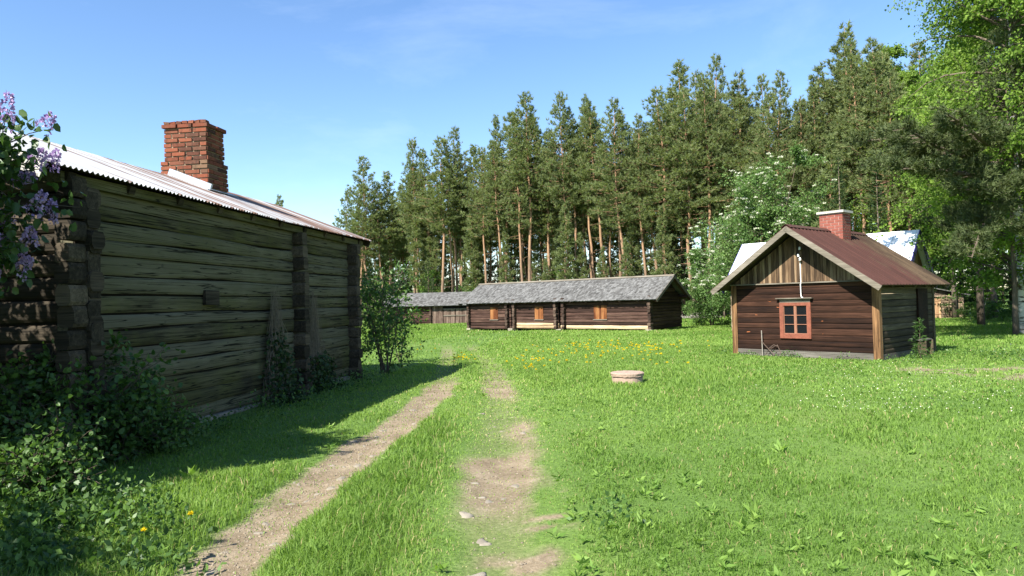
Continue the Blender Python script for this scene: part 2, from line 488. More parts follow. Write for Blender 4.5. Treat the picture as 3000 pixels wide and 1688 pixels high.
sky.air_density = 1.0; sky.dust_density = .15; sky.ozone_density = 2.5
tc = nt.nodes.new('ShaderNodeTexCoord')
mp = nt.nodes.new('ShaderNodeMapping'); mp.inputs['Scale'].default_value = (1.0, .7, 3.2); mp.inputs['Rotation'].default_value = (0, R(8), R(20))
nt.links.new(tc.outputs['Generated'], mp.inputs[0])
cl = noise(nt, mp.outputs[0], 2.4, 7, .62, .35)
cf = ramp(nt, cl, [(.52, (0, 0, 0)), (.85, (.12,) * 3)])
hs = nt.nodes.new('ShaderNodeHueSaturation'); hs.inputs['Saturation'].default_value = 1.12; hs.inputs['Hue'].default_value = .503
nt.links.new(sky.outputs[0], hs.inputs['Color'])
nt.links.new(mixc(nt, cf, hs.outputs[0], (7.5, 8.2, 9.0)), bg.inputs[0])
bg.inputs[1].default_value = .09
nt.links.new(bg.outputs[0], wo.inputs[0])
vs = scene.view_settings
vs.view_transform = 'Standard'; vs.look = 'None'; vs.gamma = 1; vs.use_curve_mapping = False
vs.exposure = 1.5
scene.cycles.max_bounces = 6; scene.cycles.diffuse_bounces = 2; scene.cycles.transmission_bounces = 3
scene.cycles.use_denoising = True

# ------------------------------------------------------------------ ground sheet
def axis(parts):
    out = []
    for a, b, s in parts: out.append(np.arange(a, b, s))
    return np.concatenate(out)
gx = axis([(-900, -200, 100), (-200, -60, 12), (-60, -20, 2), (-20, -7, .5), (-7, 9, .1), (9, 30, .5), (30, 80, 2), (80, 200, 12), (200, 901, 100)])
gy = axis([(-200, -20, 30), (-20, 1, 2), (1, 16, .1), (16, 32, .3), (32, 80, 1.5), (80, 200, 12), (200, 901, 100)])
GX, GY = np.meshgrid(gx, gy)
GZ = terrain(GX.ravel(), GY.ravel())
Vg = np.stack([GX.ravel(), GY.ravel(), GZ], 1)
nx, ny = len(gx), len(gy)
ii = (np.arange(ny - 1)[:, None] * nx + np.arange(nx - 1)[None]).ravel()
me = np_mesh('ground', Vg, quads=np.stack([ii, ii + 1, ii + nx + 1, ii + nx], 1), mats=[M['ground']], smooth=True)
da = me.attributes.new('dirt', 'FLOAT', 'POINT'); da.data.foreach_set('value', dirt_at(GX.ravel(), GY.ravel()).astype(np.float32))
tag(link('ground', me), 'bright green summer meadow with a worn two rut farm track', 'ground', kind='structure')

# ------------------------------------------------------------------ timber helpers
def log_wall(L, H, n, t, x0=0.0, openings=(), rnd=None, bulge=.03, gap=.012, wob=.012, seg=.5, ext=(0, 0), z0=0.0, mb=None, mi_f=None, top_f=None):
    """horizontal timbers, outward face at y=0 (outside is -y), x along the wall"""
    rnd = rnd or random.Random(1)
    mb = mb or MB()
    hs = [rnd.uniform(.8, 1.2) for _ in range(n)]
    k = H / sum(hs); zc = z0
    for i in range(n):
        h = hs[i] * k
        a0, b0 = x0 - ext[0] * rnd.uniform(.8, 1.1), x0 + L + ext[1] * rnd.uniform(.8, 1.1)
        if top_f: a0, b0 = top_f(zc + h, a0, b0)
        spans = [(a0, b0)]
        for (o0, o1, oz0, oz1) in openings:
            if zc + h * .5 > oz0 and zc + h * .5 < oz1:
                ns = []
                for a, b in spans:
                    if o0 > a and o1 < b: ns += [(a, o0), (o1, b)]
                    else: ns.append((a, b))
                spans = ns
        ph = rnd.uniform(0, 100); off = rnd.uniform(-.5, .5) * wob
        for a, b in spans:
            if b - a < .05: continue
            m = max(2, int((b - a) / seg) + 1)
            xs = [a + (b - a) * q / (m - 1) for q in range(m)]
            vs_ = []; var = rnd.random()
            for x in xs:
                w1 = wob * 1.3 * (mnoise.noise((x * .6, ph, 0))); w2 = wob * 1.3 * mnoise.noise((x * .6, ph + 9, 3)); w3 = wob * .9 * mnoise.noise((x * .9, ph, 7))
                zb, zt = zc + w1 + gap * .5, zc + h + w2 - gap * .5
                yb = off + w3
                vs_ += [(x, yb + bulge, zb), (x, yb + bulge * .25, zb + h * .14), (x, yb, zb + h * .38), (x, yb + bulge * .05, zb + h * .66), (x, yb + bulge * .4, zt - h * .1), (x, yb + bulge * 1.1, zt), (x, yb + t, zt), (x, yb + t, zb)]
            fs = []
            for q in range(m - 1):
                for r_ in range(8):
                    fs.append((q * 8 + r_, (q + 1) * 8 + r_, (q + 1) * 8 + (r_ + 1) % 8, q * 8 + (r_ + 1) % 8))
            fs.append(tuple(range(8))); fs.append(tuple((m - 1) * 8 + r_ for r_ in range(8))[::-1])
            mb.add(vs_, fs, var, mi_f(i) if mi_f else 0)
        zc += h
    return mb

def end_column(mb, x, y0, y1, H, n, t, rnd, z0=0, jit=.03):
    """the ends of crossing timbers, stacked: each a short block sticking out towards -y (y0 < y1)"""
    zc = z0; h = H / n
    for i in range(n):
        hh = h * rnd.uniform(.86, 1.0)
        a = y0 + rnd.uniform(-jit, jit)
        c = .018
        x0, x1 = x - t / 2 + rnd.uniform(-.012, .012), x + t / 2 + rnd.uniform(-.012, .012)
        za, zb = zc + .006, zc + hh
        ring = lambda y, s: [(x0 + s, y, za), (x1 - s, y, za), (x1, y, za + s + .02), (x1, y, zb - s - .02), (x1 - s, y, zb), (x0 + s, y, zb), (x0, y, zb - s - .02), (x0, y, za + s + .02)]
        vs_ = ring(a, .03) + ring(a + .03, c) + ring(y1, c)
        fs = [tuple(range(8))]
        for q in range(2):
            for r_ in range(8): fs.append((q * 8 + r_, q * 8 + (r_ + 1) % 8, (q + 1) * 8 + (r_ + 1) % 8, (q + 1) * 8 + r_))
        fs = [f[::-1] for f in fs]
        mb.add(vs_, fs, rnd.random())
        zc += h
    return mb

def slope(ridge0, along, down):
    """maps (s along the ridge, t down the slope, n off the surface) to a point"""
    a = Vector(along).normalized(); d = Vector(down).normalized(); n = a.cross(d)
    if n.z < 0: n = -n
    r0 = Vector(ridge0)
    return lambda s, t, q=0.0: r0 + a * s + d * t + n * q

def slab(mb, fn, s0, s1, t0, t1, q0, q1, var=.5, mi=0, js=0, f=None):
    P = [fn(s, t, q) for q in (q0, q1) for s, t in ((s0, t0), (s1, t0), (s1, t1), (s0, t1))]
    mb.add(P, [(0, 3, 2, 1), (4, 5, 6, 7), (0, 1, 5, 4), (1, 2, 6, 5), (2, 3, 7, 6), (3, 0, 4, 7)], var, mi)

def shingles(mb, fn, L, T, rnd, expo=.2, wd=.11, th=.016):
    rows = int(T / expo) + 1
    for r_ in range(rows):
        t1 = T - r_ * expo; t0 = max(-.01, t1 - expo * 1.8)
        s = -rnd.uniform(0, wd)
        while s < L:
            wv = wd * rnd.uniform(.7, 1.35)
            a, b = max(0, s), min(L, s + wv - .006)
            if b - a > .02:
                j = rnd.uniform(-.03, .03); lift = rnd.uniform(0, .012) + (rnd.random() < .04) * .03
                P = [fn(a, t0, .004), fn(b, t0, .004), fn(b, t1 + j, .012 + lift), fn(a, t1 + j, .012 + lift),
                     fn(a, t0, .004 + th), fn(b, t0, .004 + th), fn(b, t1 + j, .012 + lift + th), fn(a, t1 + j, .012 + lift + th)]
                mb.add(P, [(4, 5, 6, 7), (3, 2, 6, 7), (0, 3, 7, 4), (1, 5, 6, 2)], rnd.random())
            s += wv

def brick_stack(mb, x0, x1, y0, y1, z0, z1, ch, bl, rnd, gap=.012, proud=.008, jit=.006, seed=0):
    """courses of single bricks round a mortar core (core added by the caller)"""
    n = max(1, round((z1 - z0) / ch)); h = (z1 - z0) / n
    for i in range(n):
        za, zb = z0 + i * h + gap * .5, z0 + (i + 1) * h - gap * .5
        for side in range(4):
            Ls, off = ((x1 - x0), x0) if side in (0, 2) else ((y1 - y0), y0)
            k = max(1, round(Ls / bl)); bw = Ls / k
            cuts = [off + q * bw for q in range(k + 1)]
            if i % 2: cuts = [off] + [off + (q + .5) * bw for q in range(k)] + [off + Ls]
            for a, b in zip(cuts[:-1], cuts[1:]):
                j = rnd.uniform(-jit, jit); d = .05
                e0 = 0 if a == off else gap * .5; e1 = 0 if b == off + Ls else gap * .5
                v = rnd.random()
                if side == 0: mb.box(a + e0, b - e1, y0 - proud + j, y0 + d, za, zb, v)
                elif side == 2: mb.box(a + e0, b - e1, y1 - d, y1 + proud + j, za, zb, v)
                elif side == 1: mb.box(x1 - d, x1 + proud + j, a + e0 + .003, b - e1 - .003, za + .001, zb - .001, v)
                else: mb.box(x0 - proud + j, x0 + d, a + e0 + .003, b - e1 - .003, za + .001, zb - .001, v)

def planks(mb, x0, x1, y, th, zb, ztop, wd, rnd, gap=.008):
    """vertical boards from zb up to ztop(x)"""
    x = x0
    while x < x1 - .01:
        wv = min(wd * rnd.uniform(.75, 1.25), x1 - x)
        a, b = x + gap * .5, x + wv - gap * .5
        za, zb2 = ztop(a), ztop(b); yy = y + rnd.uniform(-.008, .004); z0 = zb + rnd.uniform(-.012, .012)
        mb.add([(a, yy, z0), (b, yy, z0), (b, yy + th, z0), (a, yy + th, z0), (a, yy, za), (b, yy, zb2), (b, yy + th, zb2), (a, yy + th, za)],
               [(0, 3, 2, 1), (4, 5, 6, 7), (0, 1, 5, 4), (1, 2, 6, 5), (2, 3, 7, 6), (3, 0, 4, 7)], rnd.random())
        x += wv

# ------------------------------------------------------------------ the log house on the left
def left_house():
    rnd = random.Random(5)
    ang = R(8.15); ux, uy = math.sin(ang), math.cos(ang)
    V0, U0 = -5.64, 6.5                                     # wall plane and near corner in house axes
    ox = math.cos(ang) * V0 + ux * U0; oy = -math.sin(ang) * V0 + uy * U0
    b = thing('log_house', 'long weathered grey log house with a corrugated metal roof and brick chimney', 'house', (ox, oy, 0), R(90) - ang)
    L, W, EZ = 7.9, 3.8, 3.0
    wl = log_wall(L, 2.95, 14, .18, 0, rnd=random.Random(11), bulge=.022, wob=.030, gap=.012, ext=(.0, .2), z0=.08)
    wl.build('wall', M['log_grey'], b)['label'] = 'shaded long wall of grey green hewn logs'
    mb = MB(); mb.box(.05, L - .05, .09, .15, .1, 2.98); mb.build('wall_backing', M['dark_void'], b)
    mb = MB(); mb.box(.07, .12, .1, W - .1, .0, 3.05); mb.build('wall_backing', M['dark_void'], b)
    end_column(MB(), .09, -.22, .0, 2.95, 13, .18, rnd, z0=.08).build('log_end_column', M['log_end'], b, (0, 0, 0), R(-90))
    # near gable wall (faces the viewer) and the far and back walls
    slope_t = .40
    gt = lambda z, a, c: (max(a, (z - 3.05) / slope_t - .1 if z > 3.05 else a), min(c, W - ((z - 3.05) / slope_t) + .1 if z > 3.05 else c))
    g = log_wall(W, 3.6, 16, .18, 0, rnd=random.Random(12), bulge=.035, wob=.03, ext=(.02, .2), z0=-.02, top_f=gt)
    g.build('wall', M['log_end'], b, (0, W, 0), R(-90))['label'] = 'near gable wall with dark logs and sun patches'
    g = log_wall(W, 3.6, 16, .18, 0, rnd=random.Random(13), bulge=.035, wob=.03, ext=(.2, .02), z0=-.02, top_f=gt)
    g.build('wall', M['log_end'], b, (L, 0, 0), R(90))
    log_wall(L, 2.95, 13, .18, 0, rnd=random.Random(14), ext=(.2, .2), z0=.08).build('wall', M['log_grey'], b, (L, W, 0), R(180))
    # crossing timber ends
    for xx, y0 in ((5.2, -.22), (L - .1, -.22), (.1, -.21)):
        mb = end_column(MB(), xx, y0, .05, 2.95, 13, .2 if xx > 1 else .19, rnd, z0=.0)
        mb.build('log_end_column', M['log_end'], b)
    # wall plate and small board nailed over a hole
    mb = MB(); mb.box(-.25, L + .5, -.10, .10, 2.95, 3.06, .3); mb.build('wall_plate', M['log_grey'], b)
    mb = MB(); mb.box(2.36, 2.70, -.035, .01, 1.66, 1.87, .35); mb.build('board_patch', M['log_end'], b)
    # stone footing
    mb = MB()
    x = 0
    while x < L:
        wv = rnd.uniform(.35, .8); mb.box(x, x + wv - .03, -.02 + rnd.uniform(0, .05), .3, -.25, .09, rnd.random(), j=.02); x += wv
    mb.build('footing', M['stone'], b)
    # roof
    e0, e1 = -.55, 8.55
    yE, zE, yR = -.22, 3.06, 2.08
    rise = (yR - yE) * slope_t; T = math.hypot(yR - yE, rise)
    for sgn, ry, down in ((1, yR, (0, -1, -slope_t)), (-1, yR, (0, 1, -slope_t))):
        fn = slope((e0, ry, zE + rise), (1, 0, 0), down)
        if sgn == 1:
            LL = e1 - e0; ns = int(LL / .076 * 8); nt_ = 8
            s = np.linspace(0, LL, ns); t = np.linspace(0, T + .03, nt_)
            SS, TT = np.meshgrid(s, t)
            sag = -.02 * np.sin(np.pi * SS / LL) + .008 * vnoise(SS, TT, .9, 4)
            edge = np.where(TT > T, .02 * (vnoise(SS, TT * 0, .7, 3) - .5), 0)
            Q = .030 + .0125 * np.sin(2 * np.pi * SS / .076) + sag
            o = fn(0, 0, 0); a = fn(1, 0, 0) - o; d = fn(0, 1, 0) - o; n = fn(0, 0, 1) - o
            P = np.array(o)[None] + SS.ravel()[:, None] * np.array(a) + (TT + edge).ravel()[:, None] * np.array(d) + Q.ravel()[:, None] * np.array(n)
            i0 = (np.arange(nt_ - 1)[:, None] * ns + np.arange(ns - 1)[None]).ravel()
            link('roof', np_mesh('roof', P, quads=np.stack([i0, i0 + ns, i0 + ns + 1, i0 + 1], 1), mats=[M['corrugated']], smooth=True), b)['label'] = 'white galvanised corrugated roof with brown rust streaks'
        else:
            mb = MB(); slab(mb, fn, 0, e1 - e0, .02, T + .2, 0, .03); mb.build('roof', M['corrugated'], b)
    fnF = slope((e0, yR, zE + rise), (1, 0, 0), (0, -1, -slope_t))
    fnB = slope((e0, yR, zE + rise), (1, 0, 0), (0, 1, -slope_t))
    mb = MB()
    for k in range(10):                                    # rafter ends in the eave
        s = .35 + k * .92; slab(mb, fnF, s, s + .10, .06, T - .06, -.12, -.03, rnd.random())
    for k in range(6): slab(mb, fnF, .05, e1 - e0 - .05, .15 + k * .4, .27 + k * .4, -.028, .012, rnd.random())
    mb.build('rafters', M['log_end'], b)
    for fn in (fnF, fnB):
        mb = MB(); slab(mb, fn, -.03, 0, .01, T - .01, -.14, .03, .6); mb.build('barge_board', M['white_barge'], b)
        mb = MB(); slab(mb, fn, e1 - e0, e1 - e0 + .03, .01, T, -.13, .02, .2); mb.build('barge_board', M['log_end'], b)
    # chimney
    x0, x1, y0, y1 = 4.82, 5.36, 1.46, 2.28
    zb = zE + rise
    ch = MB(); ch.box(x0 - .035, x1 + .035, y0 - .035, y1 + .035, zb - .75, zb + .30, .5); ch.box(x0 + .012, x1 - .012, y0 + .012, y1 - .012, zb + .30, zb + .995, .5)
    chim = ch.build('chimney', M['mortar_old'], b); chim['label'] = 'crumbling red brick chimney with a wider foot'
    bb = MB()
    rb = random.Random(21)
    brick_stack(bb, x0 - .045, x1 + .045, y0 - .045, y1 + .045, zb - .70, zb + .31, .084, .27, rb, .020, .010, .008)
    brick_stack(bb, x0, x1, y0, y1, zb + .31, zb + .90, .084, .27, rb, .020, .010, .011)
    brick_stack(bb, x0 - .03, x1 + .03, y0 - .03, y1 + .03, zb + .90, zb + .985, .084, .27, rb, .022, .01, .02)
    for i in range(7):                                     # loose top course
        yy = y0 + i * (y1 - y0 - .1) / 6
        if rb.random() < .75: bb.box(x0 - .025, x0 + .1, yy, yy + .10, zb + .98, zb + 1.03, rb.random(), j=.01)
    bb.build('bricks', M['brick_old'], chim)
    fl = MB()
    slab(fl, fnF, x0 - e0 - .10, x0 - e0 - .05, -.1, (yR - y0) * 1.077 + .1, .02, .14, .5)
    slab(fl, fnF, x0 - e0 - .2, x1 - e0 + .2, (yR - y0) * 1.077 + .05, (yR - y0) * 1.077 + .17, .045, .055, .5)
    fl.build('flashing', M['zinc'], chim)
    return b
left_house()

# ------------------------------------------------------------------ generic gable building pieces
def cabin():
    rnd = random.Random(3)
    th = R(49)
    c0 = ground(1847, 893)
    W, Dp, H = 3.86, 3.8, 1.98
    z0 = float(base_z(c0[1] - 1)) - .02
    b = thing('small_cabin', 'small dark brown timber cabin with a red window and brown sheet roof', 'cabin', (c0[0], c0[1], z0), -th)
    apexz, eavez, so, fo = 3.42, 1.83, .31, .58
    sl = (apexz - eavez) / (W / 2 + so)
    wx0, wx1, wz0, wz1 = 1.42, 2.20, .62, 1.44
    mb = log_wall(W - .2, 1.78, 12, .12, .1, [(wx0, wx1, wz0, wz1)], random.Random(31), bulge=.010, gap=.010, wob=.006, z0=.2)
    fw = mb.build('wall', M['cabin_board'], b); fw['label'] = 'sunlit front wall of dark tarred boards'
    mb = MB(); mb.box(wx0 - .03, wx1 + .03, .02, .10, wz0 - .03, wz1 + .03, .5); mb.box(.05, W - .05, .03, .11, .2, 1.95); mb.build('wall_backing', M['dark_void'], b)
    for loc, rz, L_, nm in (((W, 0, 0), R(90), Dp, 'shaded side wall of grey brown boards'), ((0, Dp, 0), R(-90), Dp, None), ((W, Dp, 0), R(180), W, None)):
        m_ = log_wall(L_ - .2, 1.82, 12, .12, .1, (), random.Random(32), bulge=.012, gap=.012, wob=.008, z0=.16)
        o = m_.build('wall', M['cabin_side'], b, loc, rz)
        if nm: o['label'] = nm
    mb = MB(); mb.box(.12, W - .12, -.02, .12, .02, .2, .6); mb.box(W - .12, W + .01, .06, Dp, .0, .17, .6); mb.build('footing', M['footing'], b)
    # corner boards
    for xx, y0_, y1_ in ((0, -.03, .1), (W, -.03, .1)):
        mb = MB()
        a = -.025 if xx == 0 else W - .13
        mb.box(a, a + .155, -.028, -.003, .05, 1.96, rnd.random())
        if xx: mb.box(W + .003, W + .028, -.02, .14, .05, 1.9, rnd.random())
        else: mb.box(-.028, -.026, -.02, .14, .05, 1.9, rnd.random())
        mb.build('corner_board', M['corner_board'], b)
    mb = MB(); mb.box(W - .1, W + .02, Dp - .11, Dp + .02, .02, 1.9, .6); mb.build('corner_board', M['cabin_side'], b)
    # gable of upright boards, with the ledge below
    zt = lambda x: apexz - .10 - abs(x - W / 2) * sl
    mb = MB(); planks(mb, -.02, W + .02, -.04, .04, 1.985, zt, .085, random.Random(8))
    mb.build('gable', M['gable_board'], b)['label'] = 'gable of bleached upright boards'
    mb = MB(); planks(mb, 0, W, Dp - .02, .04, 1.9, zt, .1, random.Random(9)); mb.build('gable', M['gable_board'], b)
    mb = MB(); mb.box(-.03, W + .03, -.075, .03, 1.955, 1.985, .5); mb.build('ledge', M['barge'], b)
    # roof: two sheets with ribs, edge boards
    T = math.hypot(W / 2 + so, apexz - eavez); RL = Dp + fo + .35
    for sg in (1, -1):
        fn = slope((W / 2, -fo, apexz), (0, 1, 0), (sg, 0, -sl))
        mb = MB(); slab(mb, fn, 0, RL, 0, T, 0, .02, .5)
        k = .08
        while k < RL:
            slab(mb, fn, k, k + .03, .01, T, .018, .045, .5); slab(mb, fn, k + .09, k + .105, .01, T, .018, .03, .5); k += .2
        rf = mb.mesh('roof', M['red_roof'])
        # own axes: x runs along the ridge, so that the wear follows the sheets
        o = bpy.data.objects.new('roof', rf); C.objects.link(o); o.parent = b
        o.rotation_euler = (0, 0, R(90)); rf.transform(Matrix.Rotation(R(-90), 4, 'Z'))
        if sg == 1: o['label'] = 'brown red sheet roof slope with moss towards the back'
        mb = MB(); slab(mb, fn, -.025, 0, .0, T + .02, -.13, .0, .6); mb.build('barge_board', M['barge'], b)
        mb = MB(); slab(mb, fn, RL, RL + .02, .0, T, -.11, .0, .4); mb.build('barge_board', M['barge'], b)
        mb = MB()
        slab(mb, fn, .01, RL - .01, .02, T - .03, -.028, -.002, .3)
        for k in range(7): slab(mb, fn, .1 + k * .75, .2 + k * .75, .1, T - .05, -.1, -.029, rnd.random())
        mb.build('rafters', M['cabin_side'], b)
    mb = MB(); fnr = slope((W / 2, -fo - .03, apexz), (0, 1, 0), (1, 0, -sl)); fnl = slope((W / 2, -fo - .03, apexz), (0, 1, 0), (-1, 0, -sl))
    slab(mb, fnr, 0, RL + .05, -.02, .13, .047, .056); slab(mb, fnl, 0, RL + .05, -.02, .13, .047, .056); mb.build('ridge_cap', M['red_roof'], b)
    # chimney
    cx, cy = W / 2 + .13, 1.95
    mb = MB(); mb.box(cx - .31, cx + .31, cy - .25, cy + .25, 2.5, 3.88)
    ch = mb.build('chimney', M['mortar_new'], b); ch['label'] = 'neat red brick chimney with a concrete cap'
    mb = MB(); brick_stack(mb, cx - .315, cx + .315, cy - .255, cy + .255, 2.52, 3.86, .078, .2, random.Random(4), .013, .004, .001); mb.build('bricks', M['brick_new'], ch)
    mb = MB(); mb.box(cx - .37, cx + .37, cy - .31, cy + .31, 3.885, 3.95); mb.build('cap', M['concrete_grey'], ch)
    # window
    mb = MB(); y = -.035
    mb.box(wx0 - .03, wx0 + .075, y, .03, wz0, wz1 + .02); mb.box(wx1 - .075, wx1 + .03, y, .03, wz0, wz1 + .02)
    mb.box(wx0 - .03, wx1 + .03, y - .006, .03, wz0 - .1, wz0 + .02); mb.box(wx0 + .075, wx1 - .075, y + .003, .03, wz1 - .06, wz1 + .02)
    win = mb.build('window', M['red_paint'], b); win['label'] = 'red framed window of six small panes'
    mb = MB(); xm = (wx0 + wx1) / 2
    mb.box(xm - .022, xm + .022, -.02, .03, wz0 + .02, wz1 - .06)
    for a, c in ((wx0 + .075, xm - .022), (xm + .022, wx1 - .075)):
        mb.box(a, a + .014, -.012, .03, wz0 + .02, wz1 - .06); mb.box(c - .014, c, -.012, .03, wz0 + .02, wz1 - .06)
        for k in range(4):
            zz = wz0 + .02 + (wz1 - .06 - wz0 - .04) * k / 3; mb.box(a + .014, c - .014, -.010, .03, zz, zz + .015)
    mb.build('sash', M['sash'], win)
    mb = MB(); mb.box(wx0 + .075, wx1 - .075, .012, .018, wz0 + .02, wz1 - .06); mb.build('pane', M['glass'], win)
    mb = MB(); mb.box(wx0 - .1, wx1 + .1, -.11, .0, wz1 + .12, wz1 + .145); mb.box(wx0 - .02, wx1 + .02, -.03, .01, wz1 + .022, wz1 + .118); mb.build('head_board', M['barge'], win)
    # door on the shaded side and the insulators with their white conduit
    mb = MB(); mb.box(W + .005, W + .05, 2.5, 3.2, .2, 1.75, .2); mb.build('door', M['cabin_board'], b)
    gx_ = W / 2 + .08
    cd = MB(); cd.tube([(gx_, -.06, 2.55), (gx_ + .005, -.06, 1.98), (gx_ + .01, -.1, 1.93), (gx_ + .01, -.09, 1.66), (gx_ + .02, -.09, 1.60), (gx_ + .07, -.10, 1.585)], .012, 6)
    cd.build('conduit', M['porcelain'], b)
    for k, (dx, zz) in enumerate(((0.03, 2.86), (-.01, 2.68), (0.03, 2.58))):
        mb = MB(); p = Vector((gx_ + dx, -.12, zz))
        mb.tube([p + Vector((0, 0, q)) for q in (-.035, -.02, -.01, .01, .02, .045)], [.028, .034, .02, .034, .026, .012], 10)
        ins = mb.build('insulator', M['porcelain'], b)
        mb = MB(); mb.tube([p + Vector((0, .1, -.06)), p + Vector((0, 0, -.06)), p + Vector((0, 0, -.02))], .007, 5); mb.build('bracket', M['iron'], ins)
    return b, th, c0, z0, W, Dp
CAB, CTH, CC0, CZ0, CW, CD = cabin()

def loc_cabin(x, y, z=0):
    return Vector((CC0[0] + x * math.cos(CTH) + y * math.sin(CTH), CC0[1] - x * math.sin(CTH) + y * math.cos(CTH), CZ0 + z))

# rusty iron stakes leaning on the cabin, the bench by its side
t = thing('iron_frame', 'rusty iron stake and bent rods leaning on the cabin front', 'scrap iron', loc_cabin(.92, -.12, 0), -CTH)
mb = MB(); mb.tube([(0, 0, 0), (-.03, .03, .72)], .013, 6); mb.build('stake', M['grey_twig'], t)
for pts in ([(.0, -.02, .42), (.2, .0, .2), (.42, -.05, .02)], [(.05, .02, .02), (.2, 0, .25), (.3, .04, .34), (.42, .05, .30)], [(.24, 0, .24), (.40, .05, .34), (.55, -.03, .1)]):
    mb = MB(); mb.tube(pts, .010, 5); mb.build('rod', M['iron'], t)
t = thing('wooden_bench', 'low plank bench against the shaded cabin side', 'bench', loc_cabin(CW + .03, 2.3), -CTH)
mb = MB(); mb.box(.02, .22, -.1, .5, .40, .43, .7); mb.build('seat', M['footing'], t)
for yy in (-.05, .45):
    mb = MB(); mb.box(.05, .25, yy, yy + .05, 0, .40, .5); mb.build('leg', M['cabin_side'], t)

# ------------------------------------------------------------------ long shingled barn
def far_barn():
    rnd = random.Random(17)
    A = ground(1180, 832); B = ground(1641, 833)
    L = math.hypot(B[0] - A[0], B[1] - A[1]); ang = math.atan2(B[1] - A[1], B[0] - A[0])
    z0 = float(base_z((A[1] + B[1]) / 2)) + .05
    b = thing('long_log_barn', 'long dark log barn with grey shingle roof and three orange hatches', 'barn', (A[0], A[1], z0), ang)
    W, H = 3.6, 1.98
    xs = [L * q for q in (.165, .435, .758)]
    ops = [(x - .36 - (.1 if i == 2 else 0), x + .36 + (.12 if i == 2 else 0), .70, 1.52) for i, x in enumerate(xs)]
    cols = [0, L * .275, L * .548, L]
    for k in range(3):
        a, c = cols[k], cols[k + 1]
        mi = (lambda i: 1 if i < 2 else 0) if k == 1 else ((lambda i: 1 if i < 1 else 0) if k == 2 else (lambda i: 0))
        zz = .1 if k else .05
        mb = log_wall(c - a - .16, 2.0, 10, .16, a + .08, ops, random.Random(40 + k), bulge=.03, gap=.014, wob=.02, z0=zz, mi_f=mi)
        mb.build('wall', [M['barn_log'], M['pale_log']], b)['label'] = ('left bay of dark brown logs', 'middle bay with pale new bottom logs', 'right bay with one pale bottom log')[k]
    gt = lambda z, a, c: (max(a, (z - 2.05) / .62 if z > 2.05 else a), min(c, W - (z - 2.05) / .62 if z > 2.05 else c))
    g = log_wall(W, 3.0, 15, .16, 0, (), random.Random(44), bulge=.03, wob=.02, z0=.1, ext=(.15, .15), top_f=gt)
    g.build('wall', M['barn_log'], b, (L, 0, 0), R(90))['label'] = 'shaded end wall of dark logs'
    log_wall(W, 3.0, 15, .16, 0, (), random.Random(45), z0=.1, top_f=gt).build('wall', M['barn_log'], b, (0, W, 0), R(-90))
    log_wall(L, 2.0, 10, .16, 0, (), random.Random(46), z0=.1).build('wall', M['barn_log'], b, (L, W, 0), R(180))
    for x in (.08, cols[1] - .32, cols[1] + .32, cols[2] - .2, cols[2] + .42, L - .08):
        mb = end_column(MB(), x, -.24, .06, 1.95, 10, .2, rnd, z0=.1, jit=.05); mb.build('log_end_column', M['barn_end'], b)
    for x in (.1, cols[1], cols[2], L - .15):
        mb = MB(); mb.box(x - .2, x + .2, -.2, .4, -.35, .09, rnd.random(), j=.03); mb.build('footing_stone', M['stone'], b)
    mb = MB(); mb.box(.2, L - .2, .35, .45, -.3, 2.0); mb.build('dark_interior', M['dark_void'], b)
    for o in ops:
        mb = MB(); planks(mb, o[0] + .01, o[1] - .01, .0, .05, o[2], lambda x: o[3], .11, rnd)
        h = mb.build('hatch', M['hatch'], b)
        mb = MB(); mb.box(o[0] - .03, o[1] + .03, -.05, .03, o[2] - .06, o[2] - .005); mb.build('sill', M['barge'], h)
        mb = MB(); mb.box(o[0] - .08, o[1] + .08, -.012, .04, o[3] + .005, o[3] + .14); mb.build('head_board', M['barn_log'], h)
    sl, so, eo = .62, .45, .55
    T = math.hypot(W / 2 + so, (W / 2 + so) * sl); apex = 2.08 + W / 2 * sl
    for sg in (-1, 1):
        fn = slope((-eo, W / 2, apex), (1, 0, 0), (0, sg, -sl))
        mb = MB(); slab(mb, fn, 0, L + 2 * eo, 0, T - .04, -.04, .0, .3)
        if sg == -1: shingles(mb, fn, L + 2 * eo, T, rnd, .19, .12)
        else: slab(mb, fn, 0, L + 2 * eo, 0, T, .002, .03)
        mb.build('roof', M['shingle'], b)['label'] = 'weathered grey shingle roof slope'
        for s0 in (-.025, L + 2 * eo):
            mb = MB(); slab(mb, fn, s0, s0 + .025, 0, T + .02, -.14, .02, .5); mb.build('barge_board', M['barge'], b)
        mb = MB()
        for k in range(14): s = .08 + k * (L + 2 * eo - .26) / 13; slab(mb, fn, s, s + .1, .1, T - .05, -.15, -.041, rnd.random())
        slab(mb, fn, .01, L + 2 * eo - .01, T * .74, T * .74 + .14, -.29, -.151)
        mb.build('rafters', M['barn_log'], b)
    mb = MB()
    for sg in (-1, 1):
        fn = slope((-eo, W / 2, apex), (1, 0, 0), (0, sg, -sl)); slab(mb, fn, -.02, L + 2 * eo + .02, -.02, .14, .045, .07, .7)
    mb.build('ridge_board', M['barge'], b)
    return b
far_barn()

